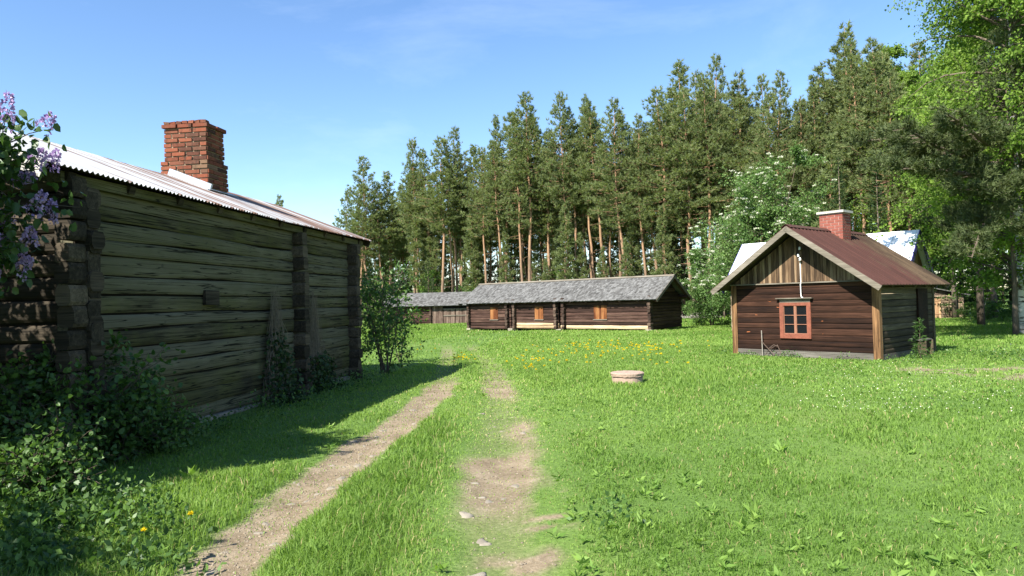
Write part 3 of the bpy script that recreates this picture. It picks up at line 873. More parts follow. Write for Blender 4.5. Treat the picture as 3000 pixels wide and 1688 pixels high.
def back_barn():
    rnd = random.Random(23)
    D = 68.0
    A = at(972, 790, D); B = at(1330, 790, D - 1.2)
    L = math.hypot(B.x - A.x, B.y - A.y); ang = math.atan2(B.y - A.y, B.x - A.x)
    z0 = float(base_z(D)) - .05
    b = thing('low_barn', 'low grey shingled barn with wide plank doors beyond the long barn', 'barn', (A.x, A.y, z0), ang)
    W, H = 4.6, 2.0
    d0 = L * .43; d1 = L * .80
    xm = L * .43
    dx0 = (at(1088, 790, D).x - A.x); dx1 = at(1178, 790, D).x - A.x + .6
    mb = log_wall(L, H, 9, .18, 0, [(dx0, dx1, .0, 1.95)], random.Random(51), bulge=.03, wob=.02, z0=.05, seg=.8); mb.build('wall', M['barn_log'], b)
    log_wall(W, H, 9, .18, 0, (), random.Random(52), z0=.05).build('wall', M['barn_log'], b, (0, W, 0), R(-90))
    log_wall(W, H, 9, .18, 0, (), random.Random(53), z0=.05).build('wall', M['barn_log'], b, (L, 0, 0), R(90))
    log_wall(L, H, 9, .18, 0, (), random.Random(53), z0=.05, seg=2).build('wall', M['barn_log'], b, (L, W, 0), R(180))
    for x in (.1, dx0 - .15):
        end_column(MB(), x, -.2, .05, H, 9, .2, rnd, z0=.05).build('log_end_column', M['barn_end'], b)
    a = dx0
    mb = MB(); planks(mb, dx0 + .02, dx0 + 1.1, -.03, .05, .1, lambda x: 1.95, .16, rnd); mb.build('plank_panel', M['door_grey'], b)
    for (p, q) in ((dx0 + 1.15, dx0 + 2.35), (dx0 + 2.4, dx1 - .05)):
        mb = MB(); planks(mb, p, q, -.01, .05, .1, lambda x: 1.6, .15, rnd)
        dr = mb.build('door', M['door_grey'], b)
        for zz in (.85, 1.48):
            mb = MB(); mb.box(p, q, -.07, -.012, zz, zz + .11); mb.build('cross_bar', M['barge'], dr)
    mb = MB(); mb.box(.2, L - .2, .3, .4, 0, 2); mb.build('dark_interior', M['dark_void'], b)
    sl, so, eo = .48, .5, .6
    T = math.hypot(W / 2 + so, (W / 2 + so) * sl); apex = 2.12 + W / 2 * sl
    for sg in (-1, 1):
        fn = slope((-eo, W / 2, apex), (1, 0, 0), (0, sg, -sl))
        mb = MB(); slab(mb, fn, 0, L + 2 * eo, 0, T - .04, -.06, 0, .3)
        if sg == -1: shingles(mb, fn, L + 2 * eo, T, rnd, .24, .2, .02)
        mb.build('roof', M['shingle'], b)
        for s0 in (-.03, L + 2 * eo):
            mb = MB(); slab(mb, fn, s0, s0 + .03, 0, T, -.14, .02); mb.build('barge_board', M['barge'], b)
    return b
back_barn()

# ------------------------------------------------------------------ cottage with the white roof
def cottage():
    P0 = at(1868, 617, 36); P1 = at(2312, 577, 30)
    ang = math.atan2(P1.y - P0.y, P1.x - P0.x); L = math.hypot(P1.x - P0.x, P1.y - P0.y)
    gz = float(base_z(33))
    apex = (P0.z + P1.z) / 2 - gz
    b = thing('white_roofed_cottage', 'brown cottage with steep white metal roof half hidden behind the cabin', 'cottage', (P0.x, P0.y, gz), ang)
    sl, W2 = 1.05, 2.3
    rnd = random.Random(61)
    Hw = apex - W2 * sl + .1
    for loc, rz, l in (((.3, -W2 + .3, 0), 0, L - .6), ((L - .3, -W2 + .3, 0), R(90), 2 * W2 - .6), ((.3, W2 - .3, 0), R(-90), 2 * W2 - .6), ((L - .3, W2 - .3, 0), R(180), L - .6)):
        log_wall(l, max(.8, Hw + .25), 9, .14, 0, (), rnd, z0=0).build('wall', M['shed_board'], b, loc, rz)
    for xx, rz in ((L - .3, 90), (.3, -90)):
        mb = MB(); zt = lambda q: apex - .08 - abs(q) * sl
        planks(mb, -W2 + .2, W2 - .2, 0, .04, max(.8, Hw) + .2, zt, .14, rnd); mb.build('gable', M['shed_door'], b, (xx, 0, 0), R(rz))
    T = W2 * math.hypot(1, sl)
    for sg in (-1, 1):
        fn = slope((0, 0, apex), (1, 0, 0), (0, sg, -sl))
        mb = MB(); slab(mb, fn, 0, L, 0, T, 0, .03)
        k = .1
        while k < L: slab(mb, fn, k, k + .03, .01, T, .028, .05); k += .45
        mb.build('roof', M['white_roof'], b)
        for s0 in (-.04, L):
            mb = MB(); slab(mb, fn, s0, s0 + .04, 0, T, -.22, .03); mb.build('barge_board', M['blue_paint'], b)
    return b
cottage()

def shed():
    rnd = random.Random(71)
    g0 = ground(2338, 803)
    D = g0[1]
    A = at(2325, 800, D); B = at(2425, 800, D - 1.0)
    L = math.hypot(B.x - A.x, B.y - A.y); ang = math.atan2(B.y - A.y, B.x - A.x)
    gz = float(base_z(D))
    b = thing('lean_to_shed', 'small grey board lean-to shed with a pale plank door', 'shed', (A.x, A.y, gz), ang)
    W = 2.0; hl, hr = 2.35, 1.75
    zt = lambda x: hl + (hr - hl) * x / L
    log_wall(L, hr - .05, 11, .08, 0, [(.25, 1.05, .1, 1.5)], rnd, bulge=.012, wob=.012, gap=.02).build('wall', M['shed_board'], b)
    mb = MB(); planks(mb, .0, L, .01, .04, hr - .05, lambda x: zt(x) - .06, .16, rnd, -.004); mb.build('upper_boards', M['door_grey'], b)
    for loc, rz, l, h in (((L, 0, 0), R(90), W, hr - .05), ((0, W, 0), R(-90), W, hl - .1), ((L, W, 0), R(180), L, hr - .05)):
        log_wall(l, h, 11, .08, 0, (), rnd, bulge=.012).build('wall', M['shed_board'], b, loc, rz)
    mb = MB(); planks(mb, .27, 1.03, -.01, .04, .08, lambda x: 1.5, .15, rnd); d = mb.build('door', M['shed_door'], b)
    for zz in (.35, 1.3):
        mb = MB(); mb.box(.27, 1.03, -.04, -.018, zz, zz + .08, .3); mb.build('cross_bar', M['shed_door'], d)
    fn = slope((-.3, -.3, zt(-.3) + .02), (0, 1, 0), (L, 0, hr - hl))
    mb = MB(); T = L + .75
    slab(mb, fn, 0, W + .5, 0, T, -.02, .01)
    k = 0
    while k < W + .5:
        slab(mb, fn, k, k + .17, rnd.uniform(-.05, .02), T + rnd.uniform(-.05, .15), .012, .035 + rnd.uniform(0, .02), rnd.random()); k += .18
    mb.build('roof', M['shingle'], b)
    mb = MB(); mb.tube([(1.75, -.35, 0), (1.9, -.05, 1.4)], .035, 6); mb.build('prop', M['grey_twig'], b)
    return b
shed()

# ------------------------------------------------------------------ well ring, pole
gx0, gy0 = ground(1578, 966)
t = thing('well', 'low round concrete well ring with a lid in the meadow', 'well', (gx0, gy0, tz(gx0, gy0) - .03))
def ring(mb, z0, z1, r0, r1, nn=36, wob=.006, seed=0):
    vs_ = []; rn = random.Random(seed)
    for z, r in ((z0, r0), (z0 + .25 * (z1 - z0), r0 * 1.005), (z1 - .015, r1), (z1, r1 - .02), (z1 + .006, r1 * .5), (z1 + .008, 0.01)):
        for k in range(nn):
            a = 2 * math.pi * k / nn; q = r + rn.uniform(-wob, wob)
            vs_.append((q * math.cos(a), q * math.sin(a), z + rn.uniform(-wob, wob) * .6))
    fs = [(i * nn + k, i * nn + (k + 1) % nn, (i + 1) * nn + (k + 1) % nn, (i + 1) * nn + k) for i in range(5) for k in range(nn)]
    fs.append(tuple(5 * nn + k for k in range(nn)))
    mb.add(vs_, fs)
t.location.z += .015
mb = MB(); ring(mb, -.2, .125, .29, .29, 40, .003, 1); mb.build('ring', M['concrete'], t)
mb = MB(); ring(mb, .135, .205, .305, .315, 40, .004, 2); mb.build('lid', M['concrete'], t)

p = at(2056, 640, 31)
mb = MB(); mb.tube([(0, 0, -.3), (0, 0, 4.55)], [.09, .07], 10)
tag(mb.build('utility_pole', M['pole'], None, (p.x, p.y, float(base_z(31)))), 'plain grey pole standing behind the cabin chimney', 'pole')

# ------------------------------------------------------------------ foliage builders
def unit(v):
    return v / np.maximum(1e-9, np.linalg.norm(v, axis=-1, keepdims=True))

def leaf_quads(P, Dr, size, aspect, rng, fold=.25):
    """rhombic leaves at P pointing along Dr; returns verts, quads"""
    n = len(P)
    D_ = unit(Dr); A = unit(np.cross(D_, unit(rng.normal(size=(n, 3))))); Nn = np.cross(D_, A)
    s = np.asarray(size).reshape(-1, 1); w_ = s * aspect * .5
    v0 = P; v2 = P + D_ * s; mid = P + D_ * s * .42
    v1 = mid + A * w_ + Nn * w_ * fold; v3 = mid - A * w_ + Nn * w_ * fold
    V = np.stack([v0, v1, v2, v3], 1).reshape(-1, 3)
    Q = np.arange(4 * n).reshape(-1, 4)
    return V, Q

def leaf_round(P, Dr, size, aspect, rng, fold=.2):
    """leaves with a rounded outline, folded along the midrib"""
    n = len(P); D_ = unit(Dr); A = unit(np.cross(D_, unit(rng.normal(size=(n, 3))))); Nn = np.cross(D_, A)
    s = np.asarray(size).reshape(-1, 1); w_ = s * aspect * .5
    def pt(f, side, k): return P + D_ * s * f + A * w_ * side * k + Nn * w_ * fold * k
    V = np.stack([P, pt(.18, 1, .85), pt(.62, 1, .80), P + D_ * s - Nn * s * .12, pt(.62, -1, .80), pt(.18, -1, .85)], 1).reshape(-1, 3)
    i0 = np.arange(n) * 6
    return V, np.concatenate([np.stack([i0, i0 + 1, i0 + 2, i0 + 3], 1), np.stack([i0, i0 + 3, i0 + 4, i0 + 5], 1)])

def blades(P, Dr, length, width, rng):
    n = len(P); D_ = unit(Dr); A = unit(np.cross(D_, unit(rng.normal(size=(n, 3)))))
    l = np.asarray(length).reshape(-1, 1); w_ = np.asarray(width).reshape(-1, 1) * .5
    V = np.stack([P - A * w_, P + A * w_, P + D_ * l], 1).reshape(-1, 3)
    return V, np.arange(3 * n).reshape(-1, 3)

def branch_path(p0, d, L, rng, up=0.0, n=5, wig=.15):
    pts = [np.array(p0, float)]; d = np.array(d, float); d /= np.linalg.norm(d)
    for k in range(n - 1):
        pts.append(pts[-1] + d * L / (n - 1))
        d = d + rng.normal(size=3) * wig + np.array([0, 0, up]); d /= np.linalg.norm(d)
    return np.array(pts)

def pine_meshes(seed, H, cs, Rr, dens=1.0, lean=.01, extra=None, nl=(.22, .38), nw=.062, topn=1.0):
    rng = np.random.default_rng(seed)
    tb = MB()
    nseg = 12
    sway = np.cumsum(rng.normal(size=(nseg, 2)) * .0045 * H, axis=0); sway -= sway[0]
    zz = np.linspace(-.3, H, nseg)
    path = np.stack([sway[:, 0], sway[:, 1], zz], 1)
    r0 = .0085 * H
    rad = [r0 * (1.25 if k == 0 else 1) * (1 - .93 * (k / (nseg - 1)) ** 1.15) for k in range(nseg)]
    tb.tube(path, rad, 8)
    def tp(z):
        f = np.clip((z + .3) / (H + .3) * (nseg - 1), 0, nseg - 1.001); i = int(f); f -= i
        return path[i] * (1 - f) + path[i + 1] * f
    P, Dd, var = [], [], []
    z = cs * H; az = rng.uniform(0, 6.28)
    while z < H * .985:
        tt = (z - cs * H) / (H - cs * H)
        prof = (1 - tt) ** .75 * min(1, .45 + 2.2 * tt) + .06
        for _ in range(rng.integers(3, 5)):
            az += 2.4 + rng.uniform(-.5, .5)
            L = Rr * prof * rng.uniform(.45, 1.2)
            el = -.12 + .95 * tt ** 1.6 + rng.uniform(-.15, .2)
            d = np.array([math.cos(az) * math.cos(el), math.sin(az) * math.cos(el), math.sin(el)])
            bp = branch_path(tp(z), d, L, rng, .12, 5, .10)
            if L > .7: tb.tube(bp, [max(.010, .013 * L * (1 - .8 * k / 4)) for k in range(5)], 4, cap=False)
            side = np.cross(d, [0, 0, 1.0]); side /= max(1e-6, np.linalg.norm(side))
            nt_ = max(3, int(L * 8.5 * dens))
            bshade = rng.uniform(-.16, .16)
            for q in range(nt_):
                f = rng.uniform(.28, 1.0) ** .8; fi = min(3.999, f * 4); i = int(fi); fr = fi - i
                pp = bp[i] * (1 - fr) + bp[i + 1] * fr
                lat = rng.normal() * .26 * L * (1.15 - .7 * f)
                pp = pp + side * lat + np.array([0, 0, rng.normal() * .09 + .05]) + rng.normal(size=3) * .05
                P.append(pp); Dd.append(d * .55 + side * np.sign(lat) * .3 + np.array([0, 0, .55])); var.append(.5 + bshade + rng.normal() * .12 + .18 * (f - .6))
        z += rng.uniform(.22, .46) * (H / 20) ** .3
    if extra:
        for (az_, z_, L, up) in extra:
            d = np.array([math.cos(az_), math.sin(az_), -.05])
            bp = branch_path(tp(z_), d, L, rng, up, 6, .10)
            tb.tube(bp, [max(.02, .015 * L * (1 - .8 * k / 5)) for k in range(6)], 6, cap=False)
            side = np.cross(d, [0, 0, 1.0])
            for sub in range(int(L * 6)):
                f = rng.uniform(.25, 1.0); fi = min(4.999, f * 5); i = int(fi)
                p0 = bp[i] * (1 - fi + i) + bp[i + 1] * (fi - i)
                sd = side * rng.choice([-1, 1]) * rng.uniform(.4, 1) + d * .8 + np.array([0, 0, rng.uniform(-.15, .35)])
                sl_ = rng.uniform(.5, 1.3) * (1.3 - .6 * f)
                sp = branch_path(p0, sd, sl_, rng, .1, 4, .2)
                tb.tube(sp, [.016, .012, .008, .005], 4, cap=False)
                for q in range(int(sl_ * 26)):
                    f2 = rng.uniform(.3, 1) * 2.999; i2 = int(f2)
                    P.append(sp[i2] * (1 - f2 + i2) + sp[i2 + 1] * (f2 - i2) + rng.normal(size=3) * .09)
                    Dd.append(sd + np.array([0, 0, .5])); var.append(.5 + rng.normal() * .16)
    # dead lower branches
    for k in range(int(6 + 3 * rng.random())):
        z_ = rng.uniform(.12, cs) * H; a = rng.uniform(0, 6.28); L = rng.uniform(.5, 1.7)
        tb.tube(branch_path(tp(z_), (math.cos(a), math.sin(a), rng.uniform(-.3, .2)), L, rng, 0, 4, .2), [.022, .015, .01, .005], 4, cap=False)
    P = np.array(P); Dd = unit(np.array(Dd)); var = np.array(var)
    k = 11
    Pn = np.repeat(P, k, 0); Dn = unit(np.repeat(Dd, k, 0) + rng.normal(size=(len(Pn), 3)) * .55)
    V, T = blades(Pn, Dn, rng.uniform(nl[0], nl[1], len(Pn)), rng.uniform(.7, 1.3, len(Pn)) * nw, rng)
    vv = np.clip(np.repeat(var, k) + rng.normal(size=len(Pn)) * .1, 0, 1)
    return tb.mesh('trunk', M['pine_bark'], True), np_mesh('crown', V, tris=T, var=vv, mats=[M['needle']])

def spruce_meshes(seed, H, Rr, mat, k=10, cs=.03):
    rng = np.random.default_rng(seed); tb = MB()
    tb.tube([(0, 0, -.2), (0, 0, H * .5), (0, 0, H)], [.011 * H + .01, .007 * H, .004], 7)
    P, Dd, var = [], [], []
    z = cs * H; az = 0
    while z < H * .99:
        tt = z / H
        for _ in range(4):
            az += 2.4 + rng.uniform(-.4, .4)
            L = Rr * (1 - tt) ** .9 * rng.uniform(.7, 1.15) + .04 * H * .2
            el = -.25 + .9 * tt
            d = np.array([math.cos(az) * math.cos(el), math.sin(az) * math.cos(el), math.sin(el)])
            bp = branch_path((0, 0, z), d, L, rng, .1, 4, .05)
            side = np.cross(d, [0, 0, 1.0])
            sh = rng.uniform(-.15, .15)
            for q in range(max(3, int(L * 16))):
                f = rng.uniform(.15, 1); fi = f * 2.999; i = int(fi)
                lat = rng.normal() * .2 * L * (1.1 - .8 * f)
                P.append(bp[i] * (1 - fi + i) + bp[i + 1] * (fi - i) + side * lat + rng.normal(size=3) * .03)
                Dd.append(d * .8 + side * np.sign(lat) * .5 + np.array([0, 0, -.1])); var.append(.35 + sh + .45 * (f - .4) + rng.normal() * .1)
        z += max(.08, .03 * H)
    P = np.array(P); Dd = np.array(Dd); kk = 6
    Pn = np.repeat(P, kk, 0); Dn = unit(np.repeat(unit(Dd), kk, 0) + rng.normal(size=(len(Pn), 3)) * .4)
    V, T = blades(Pn, Dn, rng.uniform(.08, .2, len(Pn)) * (H / 8) ** .5 + .03, rng.uniform(.03, .05, len(Pn)) * (H / 8) ** .4, rng)
    return tb.mesh('trunk', M['grey_bark'], True), np_mesh('crown', V, tris=T, var=np.clip(np.repeat(var, kk) + rng.normal(size=len(Pn)) * .1, 0, 1), mats=[mat])

def leafy_meshes(seed, H, Rr, mat, bark, nb=60, sub=8, leaves=22, lsize=.10, aspect=.75, cs=.2, droop=0.0, stems=1, shape='egg', flower=None, nfl=0, spread=.35, flat=.5, rounded=False):
    """broadleaved tree or shrub: stems, limbs, twigs, and single leaves along the twigs"""
    rng = np.random.default_rng(seed); tb = MB()
    P, Dd, var = [], [], []
    tips = []
    for s in range(stems):
        a0 = rng.uniform(0, 6.28); tilt = 0 if stems == 1 else rng.uniform(.05, .32)
        Hs = H * (1 if s == 0 else rng.uniform(.6, 1))
        d0 = (math.cos(a0) * tilt, math.sin(a0) * tilt, 1)
        tp = branch_path((rng.normal() * .1 * (stems > 1), rng.normal() * .1 * (stems > 1), -.15), d0, Hs, rng, .06, 9, .05)
        r0 = (.011 * H + .006) / (1 if stems == 1 else 1.7)
        tb.tube(tp, [r0 * (1 - .92 * k / 8) for k in range(9)], 7)
        for b_ in range(max(1, nb // stems)):
            f = cs + (1 - cs) * rng.random() ** .85
            fi = min(7.999, f * 8); i = int(fi); p0 = tp[i] * (1 - fi + i) + tp[i + 1] * (fi - i)
            tt = (f - cs) / (1 - cs)
            prof = {'egg': math.sin(math.pi * (.12 + .80 * tt) ** .8) ** .8, 'cone': (1 - tt) ** .7 + .08, 'round': math.sqrt(max(.05, 1 - (2 * tt - .9) ** 2))}[shape]
            L = Rr * prof * rng.uniform(.55, 1.15)
            a = rng.uniform(0, 6.28); el = rng.uniform(.15, .75)
            d = np.array([math.cos(a) * math.cos(el), math.sin(a) * math.cos(el), math.sin(el)])
            bp = branch_path(p0, d, L, rng, -droop * .35, 6, .12)
            tb.tube(bp, [max(.006, r0 * .32 * (1 - .85 * k / 5)) for k in range(6)], 4, mi=1, cap=False)
            sh = rng.uniform(-.17, .17)
            for q in range(sub):
                g = rng.uniform(.3, 1) * 4.999; j = int(g); p1 = bp[j] * (1 - g + j) + bp[j + 1] * (g - j)
                d2 = unit(d * .7 + rng.normal(size=3) * np.array([.7, .7, flat])) + np.array([0, 0, -droop])
                L2 = L * spread * rng.uniform(.5, 1.2) + .12
                tw = branch_path(p1, d2, L2, rng, -droop * .5, 4, .15)
                tb.tube(tw, [.006, .005, .004, .003], 3, mi=1, cap=False)
                tips.append((tw[-1], d2))
                n = leaves
                g2 = rng.uniform(.12, 1, n) * 2.999; j2 = g2.astype(int); fr = (g2 - j2)[:, None]
                pp = tw[j2] * (1 - fr) + tw[j2 + 1] * fr + rng.normal(size=(n, 3)) * .055 * (1 + L2)
                P.append(pp); Dd.append(d2[None] * .4 + rng.normal(size=(n, 3)) * .7 + np.array([0, 0, -.25 - droop])); var.append(np.clip(.45 + sh + rng.normal(size=n) * .2 + .0, 0, 1))
    P = np.concatenate(P); Dd = np.concatenate(Dd); var = np.concatenate(var)
    V, Q = (leaf_round if rounded else leaf_quads)(P, Dd, rng.uniform(.7, 1.25, len(P)) * lsize, aspect, rng)
    if rounded: var = np.concatenate([var, var])
    crown = np_mesh('crown', V, quads=Q, var=var, mats=[mat])
    fl = None
    if flower and nfl:
        TP = np.array([p for p, _ in tips]); sc_ = np.hypot(TP[:, 0], TP[:, 1]) / Rr + 1.3 * TP[:, 2] / H
        outer = np.argsort(-sc_)[:int(len(tips) * .6)]; sel = rng.choice(outer, min(nfl, len(outer)), replace=False)
        FP, FD, FV = [], [], []
        for i in sel:
            p, d = tips[i]
            if flower == 'corymb':
                n = 26; pp = p + np.stack([rng.normal(size=n) * .05, rng.normal(size=n) * .05, rng.normal(size=n) * .012 + .05], 1)
                FP.append(pp); FD.append(np.tile([0, 0, .4], (n, 1)) + rng.normal(size=(n, 3))); FV.append(rng.random(n))
            else:
                n = 150; ax = unit(np.array(d) * .5 + np.array([0, 0, .9]) + rng.normal(size=3) * .25); Lp = rng.uniform(.13, .21)
                u = rng.random(n) ** .8; rad = .05 * (1.05 - u) + .008
                o_ = unit(rng.normal(size=(n, 3))); o_ -= (o_ @ ax)[:, None] * ax; o_ = unit(o_)
                pp = p + ax * (u * Lp)[:, None] + o_ * rad[:, None]
                FP.append(pp); FD.append(o_ + rng.normal(size=(n, 3)) * .4); FV.append(np.clip(rng.normal(size=n) * .25 + .5, 0, 1))
        FP = np.concatenate(FP); FD = np.concatenate(FD); FV = np.concatenate(FV)
        V, Q = leaf_quads(FP, FD, rng.uniform(.7, 1.2, len(FP)) * (.058 if flower == 'corymb' else .026), .9, rng)
        fl = np_mesh('blossom', V, quads=Q, var=FV, mats=[M['white_flower' if flower == 'corymb' else 'lilac_flower']])
    return tb.mesh('trunk', [M[bark], M['grey_bark']], True), crown, fl

def plant(name, label, cat, meshes, loc, rz=0, sc=1, group=None, names=('trunk', 'crown', 'blossom')):
    t = thing(name, label, cat, loc, rz, group, sc)
    for m_, n_ in zip(meshes, names):
        if m_ is not None: link(n_, m_, t)
    return t

# ------------------------------------------------------------------ the pine forest
PR = [pine_meshes(100 + k, 20, c, r, d) for k, (c, r, d) in enumerate([(.42, 3.5, 1.0), (.48, 3.2, 1.0), (.38, 3.7, .85), (.54, 2.9, 1.1), (.44, 2.7, 1.1), (.36, 3.2, 1.2)])]
PS = [pine_meshes(120 + k, 12, c, r, 1.5) for k, (c, r) in enumerate([(.2, 1.7), (.28, 1.5)])]
rf = random.Random(77)
SKY = [(868, 474), (925, 391), (985, 430), (1045, 349), (1108, 340), (1148, 319), (1192, 372), (1258, 300), (1277, 286), (1340, 238), (1312, 286), (1385, 330), (1424, 230), (1480, 243), (1522, 263), (1582, 249), (1560, 290), (1667, 228), (1694, 161), (1740, 240), (1769, 183), (1820, 138), (1876, 185), (1906, 194), (1974, 180), (2070, 164), (2145, 69), (2025, 250), (1630, 290)]
LAB = {868: 'leaning sparse pine at the left end of the forest, beside the barn eave', 925: 'tall open crowned pine next to the leftmost leaning pine', 985: 'slim dark pine between the two open crowned pines on the left',
       1045: 'broad dense pine above the left part of the low barn', 1108: 'narrow pointed pine left of the paired treetop over the low barn', 1148: 'pointed pine with bluish top over the right of the low barn', 1192: 'shorter rounded pine above the left roof end of the long barn',
       1258: 'bushy pine above the left hatch of the long barn', 1277: 'pine with a stepped crown rising just right of the bushy one', 1340: 'tall spire topped pine over the middle of the long barn', 1312: 'half hidden pine left of the tall spire topped pine', 1385: 'lower rounded pine between two tall spires',
       1424: 'tall narrow spire pine over the middle hatch of the long barn', 1480: 'pale loose topped pine right of the narrow spire', 1522: 'short pointed pine top in the skyline dip', 1582: 'wide topped pine over the right hatch of the long barn', 1560: 'pine tucked behind the wide topped one', 1667: 'pine with a bent flag shaped top',
       1694: 'very tall columnar pine near the right end of the long barn', 1740: 'pine half hidden right of the tall columnar pine', 1769: 'thin sparse pine left of the tallest middle pine', 1820: 'tallest pine in the middle of the skyline', 1876: 'broad pine right of the tallest middle pine', 1906: 'blunt topped pine left of the sky gap',
       1974: 'bluish pine standing alone in the sky gap above the rowan', 2070: 'dense conical pine with a long orange trunk behind the cabin chimney', 2145: 'highest dark pine above the cabin roof', 2025: 'lower pine behind the white flowering rowan', 1630: 'rounded pine in the dip beside the bent top'}
def depth_for(dx): return np.interp(dx, [800, 900, 1300, 1800, 2150, 2600], [96, 92, 80, 66, 54, 48])
def put_pine(dx, top, D, proto, label, group='pines of the forest behind the barns', sc_w=1.0):
    p = at(dx, top, D); gz = float(base_z(D)); H = p.z - gz
    H = max(H, 6)
    s = H / 20
    x = topx(dx + rf.uniform(-4, 4), D)
    t = plant('pine_tree', label, 'pine', PR[proto], (x, D, gz), rf.uniform(0, 6.28), (s * sc_w, s * sc_w, s), group)
    t.rotation_euler = (rf.uniform(-.03, .03), rf.uniform(-.04, .04), rf.uniform(0, 6.28))
    return t
FRONT = []
for i, (dx, top) in enumerate(SKY):
    D = depth_for(dx) + rf.uniform(-2, 5)
    pr = {868: 1, 925: 2, 985: 4, 1694: 4, 1820: 0, 2145: 5, 2070: 5}.get(dx, rf.choice([0, 1, 3, 4, 5]))
    t = put_pine(dx, top, D, pr, LAB[dx], sc_w=rf.uniform(.8, 1.25))
    if dx == 868: t.rotation_euler = (0, .07, 1.0)
    FRONT.append((t.location.x, D))
skx = sorted(SKY)
def put_row(n, dmin, dmax, drop, label, a=880, c=2330):
    for i in range(n):
        dx = a + (c - a) * (i + rf.uniform(.1, .9)) / n
        D = float(depth_for(dx)) + rf.uniform(dmin, dmax)
        top = np.interp(dx, [q[0] for q in skx], [q[1] for q in skx]) + rf.uniform(*drop)
        put_pine(dx, top, D, rf.choice([0, 1, 3, 3, 4, 1]), label)
put_row(32, -1, 4, (22, 75), 'pine filling the front rank of the forest between taller spires')
put_row(34, 3, 11, (50, 150), 'pine with an orange trunk in the second rank of the forest')
put_row(34, 12, 24, (60, 190), 'slim pine deep in the forest among other trunks')
put_row(44, 25, 55, (120, 230), 'small pine far back in the forest seen between trunks')
put_pine(697, 493, 84, 5, 'lone pine top peeping over the corrugated roof', 'pines of the forest behind the barns')
# young pines and spruces of the forest edge
SP = [spruce_meshes(200 + k, 7, 1.5, M['spruce']) for k in range(3)]
BL = [leafy_meshes(220, 6, 1.8, M['bright_leaf'], 'birch_bark', 34, 5, 14, .17, .8, .1, .1, 1, 'egg'), leafy_meshes(221, 5, 2.0, M['bush_leaf'], 'grey_bark', 34, 5, 14, .19, .8, .05, 0, 4, 'round')]
for i in range(64):
    dx = 905 + (2120 - 905) * (i + rf.random()) / 64
    D = float(depth_for(dx)) + rf.uniform(-3, 14)
    q = PS[i % 2]; s = rf.uniform(.5, 1.3)
    plant('young_pine', 'young pine with low branches at the forest edge', 'pine', q, (topx(dx, D), D, float(base_z(D))), rf.uniform(0, 6), s, 'young trees of the forest edge')
for i in range(24):
    dx = 900 + (2400 - 900) * (i + rf.random()) / 24
    D = float(depth_for(dx)) + rf.uniform(-2, 16)
    s = rf.uniform(.5, 1.15)
    plant('young_spruce', 'young spruce standing between the pine trunks', 'spruce', SP[i % 3], (topx(dx, D), D, float(base_z(D))), rf.uniform(0, 6), s, 'young trees of the forest edge')
for i in range(70):
    dx = 900 + (2500 - 900) * (i + rf.random()) / 70
    D = float(depth_for(dx)) + rf.uniform(-2, 24) + 22 * (i % 3 == 0)
    s = rf.uniform(.5, 1.1)
    plant('young_birch' if i % 2 == 0 else 'undergrowth_shrub', 'light green young birch in the forest undergrowth' if i % 2 == 0 else 'round green shrub in the forest undergrowth', 'birch' if i % 2 == 0 else 'shrub', BL[i % 2][:2], (topx(dx, D), D, float(base_z(D))), rf.uniform(0, 6), s, 'young trees of the forest edge')

# far spruces closing the view between the trunks
for i in range(46):
    dx = 860 + (2560 - 860) * (i + rf.random()) / 46
    D = rf.uniform(112, 150)
    plant('spruce_tree', 'dark spruce far back behind the pine trunks', 'spruce', SP[i % 3], (topx(dx, D), D, float(base_z(D))), rf.uniform(0, 6), rf.uniform(1.3, 2.0), 'far spruces behind the pines')
# dark trees on the right
SB = [spruce_meshes(240 + k, 15, 2.6, M['spruce']) for k in range(2)]
for i, (dx, D, s, lab) in enumerate([(2215, 47, .7, 'bright tipped spruce behind the cabin chimney'), (2120, 50, .8, 'dark spruce behind the pole and chimney'), (2345, 50, 1.0, 'dark spruce between birch and cottage roof'), (2420, 54, 1.1, 'tall dark spruce above the lean-to shed'), (2485, 50, .9, 'dark spruce right of the lean-to shed'), (2545, 56, 1.2, 'dark spruce behind the nearest pine trunk'), (2620, 52, 1.2, 'dark spruce cut by the right picture edge'), (2290, 60, 1.1, 'dark spruce deep behind the cottage')]):
    plant('spruce_tree', lab, 'spruce', SB[i % 2], (topx(dx, D), D, float(base_z(D))), rf.uniform(0, 6), s, 'spruces on the right')
for i, (dx, top, D, lab) in enumerate([(2235, 200, 52, 'pine half covered by the pale birch crown'), (2300, 260, 50, 'pine behind the right birches'), (2375, 180, 56, 'pine trunk above the cottage gable'), (2410, 240, 52, 'orange trunked pine just behind the lean-to shed'), (2470, 150, 58, 'pine in the dark wood on the right'), (2600, 90, 50, 'pine at the right picture edge')]):
    put_pine(dx, top, D, i % 6, lab, 'pines on the right')
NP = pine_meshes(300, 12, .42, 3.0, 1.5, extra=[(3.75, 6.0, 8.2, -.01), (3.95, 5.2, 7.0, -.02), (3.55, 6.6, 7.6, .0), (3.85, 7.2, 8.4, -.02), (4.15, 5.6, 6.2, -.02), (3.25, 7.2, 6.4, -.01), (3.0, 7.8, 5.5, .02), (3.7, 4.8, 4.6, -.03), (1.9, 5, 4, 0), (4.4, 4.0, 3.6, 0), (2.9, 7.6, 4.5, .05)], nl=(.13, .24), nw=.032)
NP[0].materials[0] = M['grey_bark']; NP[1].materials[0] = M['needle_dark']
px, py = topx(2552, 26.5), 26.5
plant('pine_tree', 'nearest pine on the right with long crooked branches reaching over the cabin', 'pine', NP, (px, py, float(base_z(py))), 0, 1)
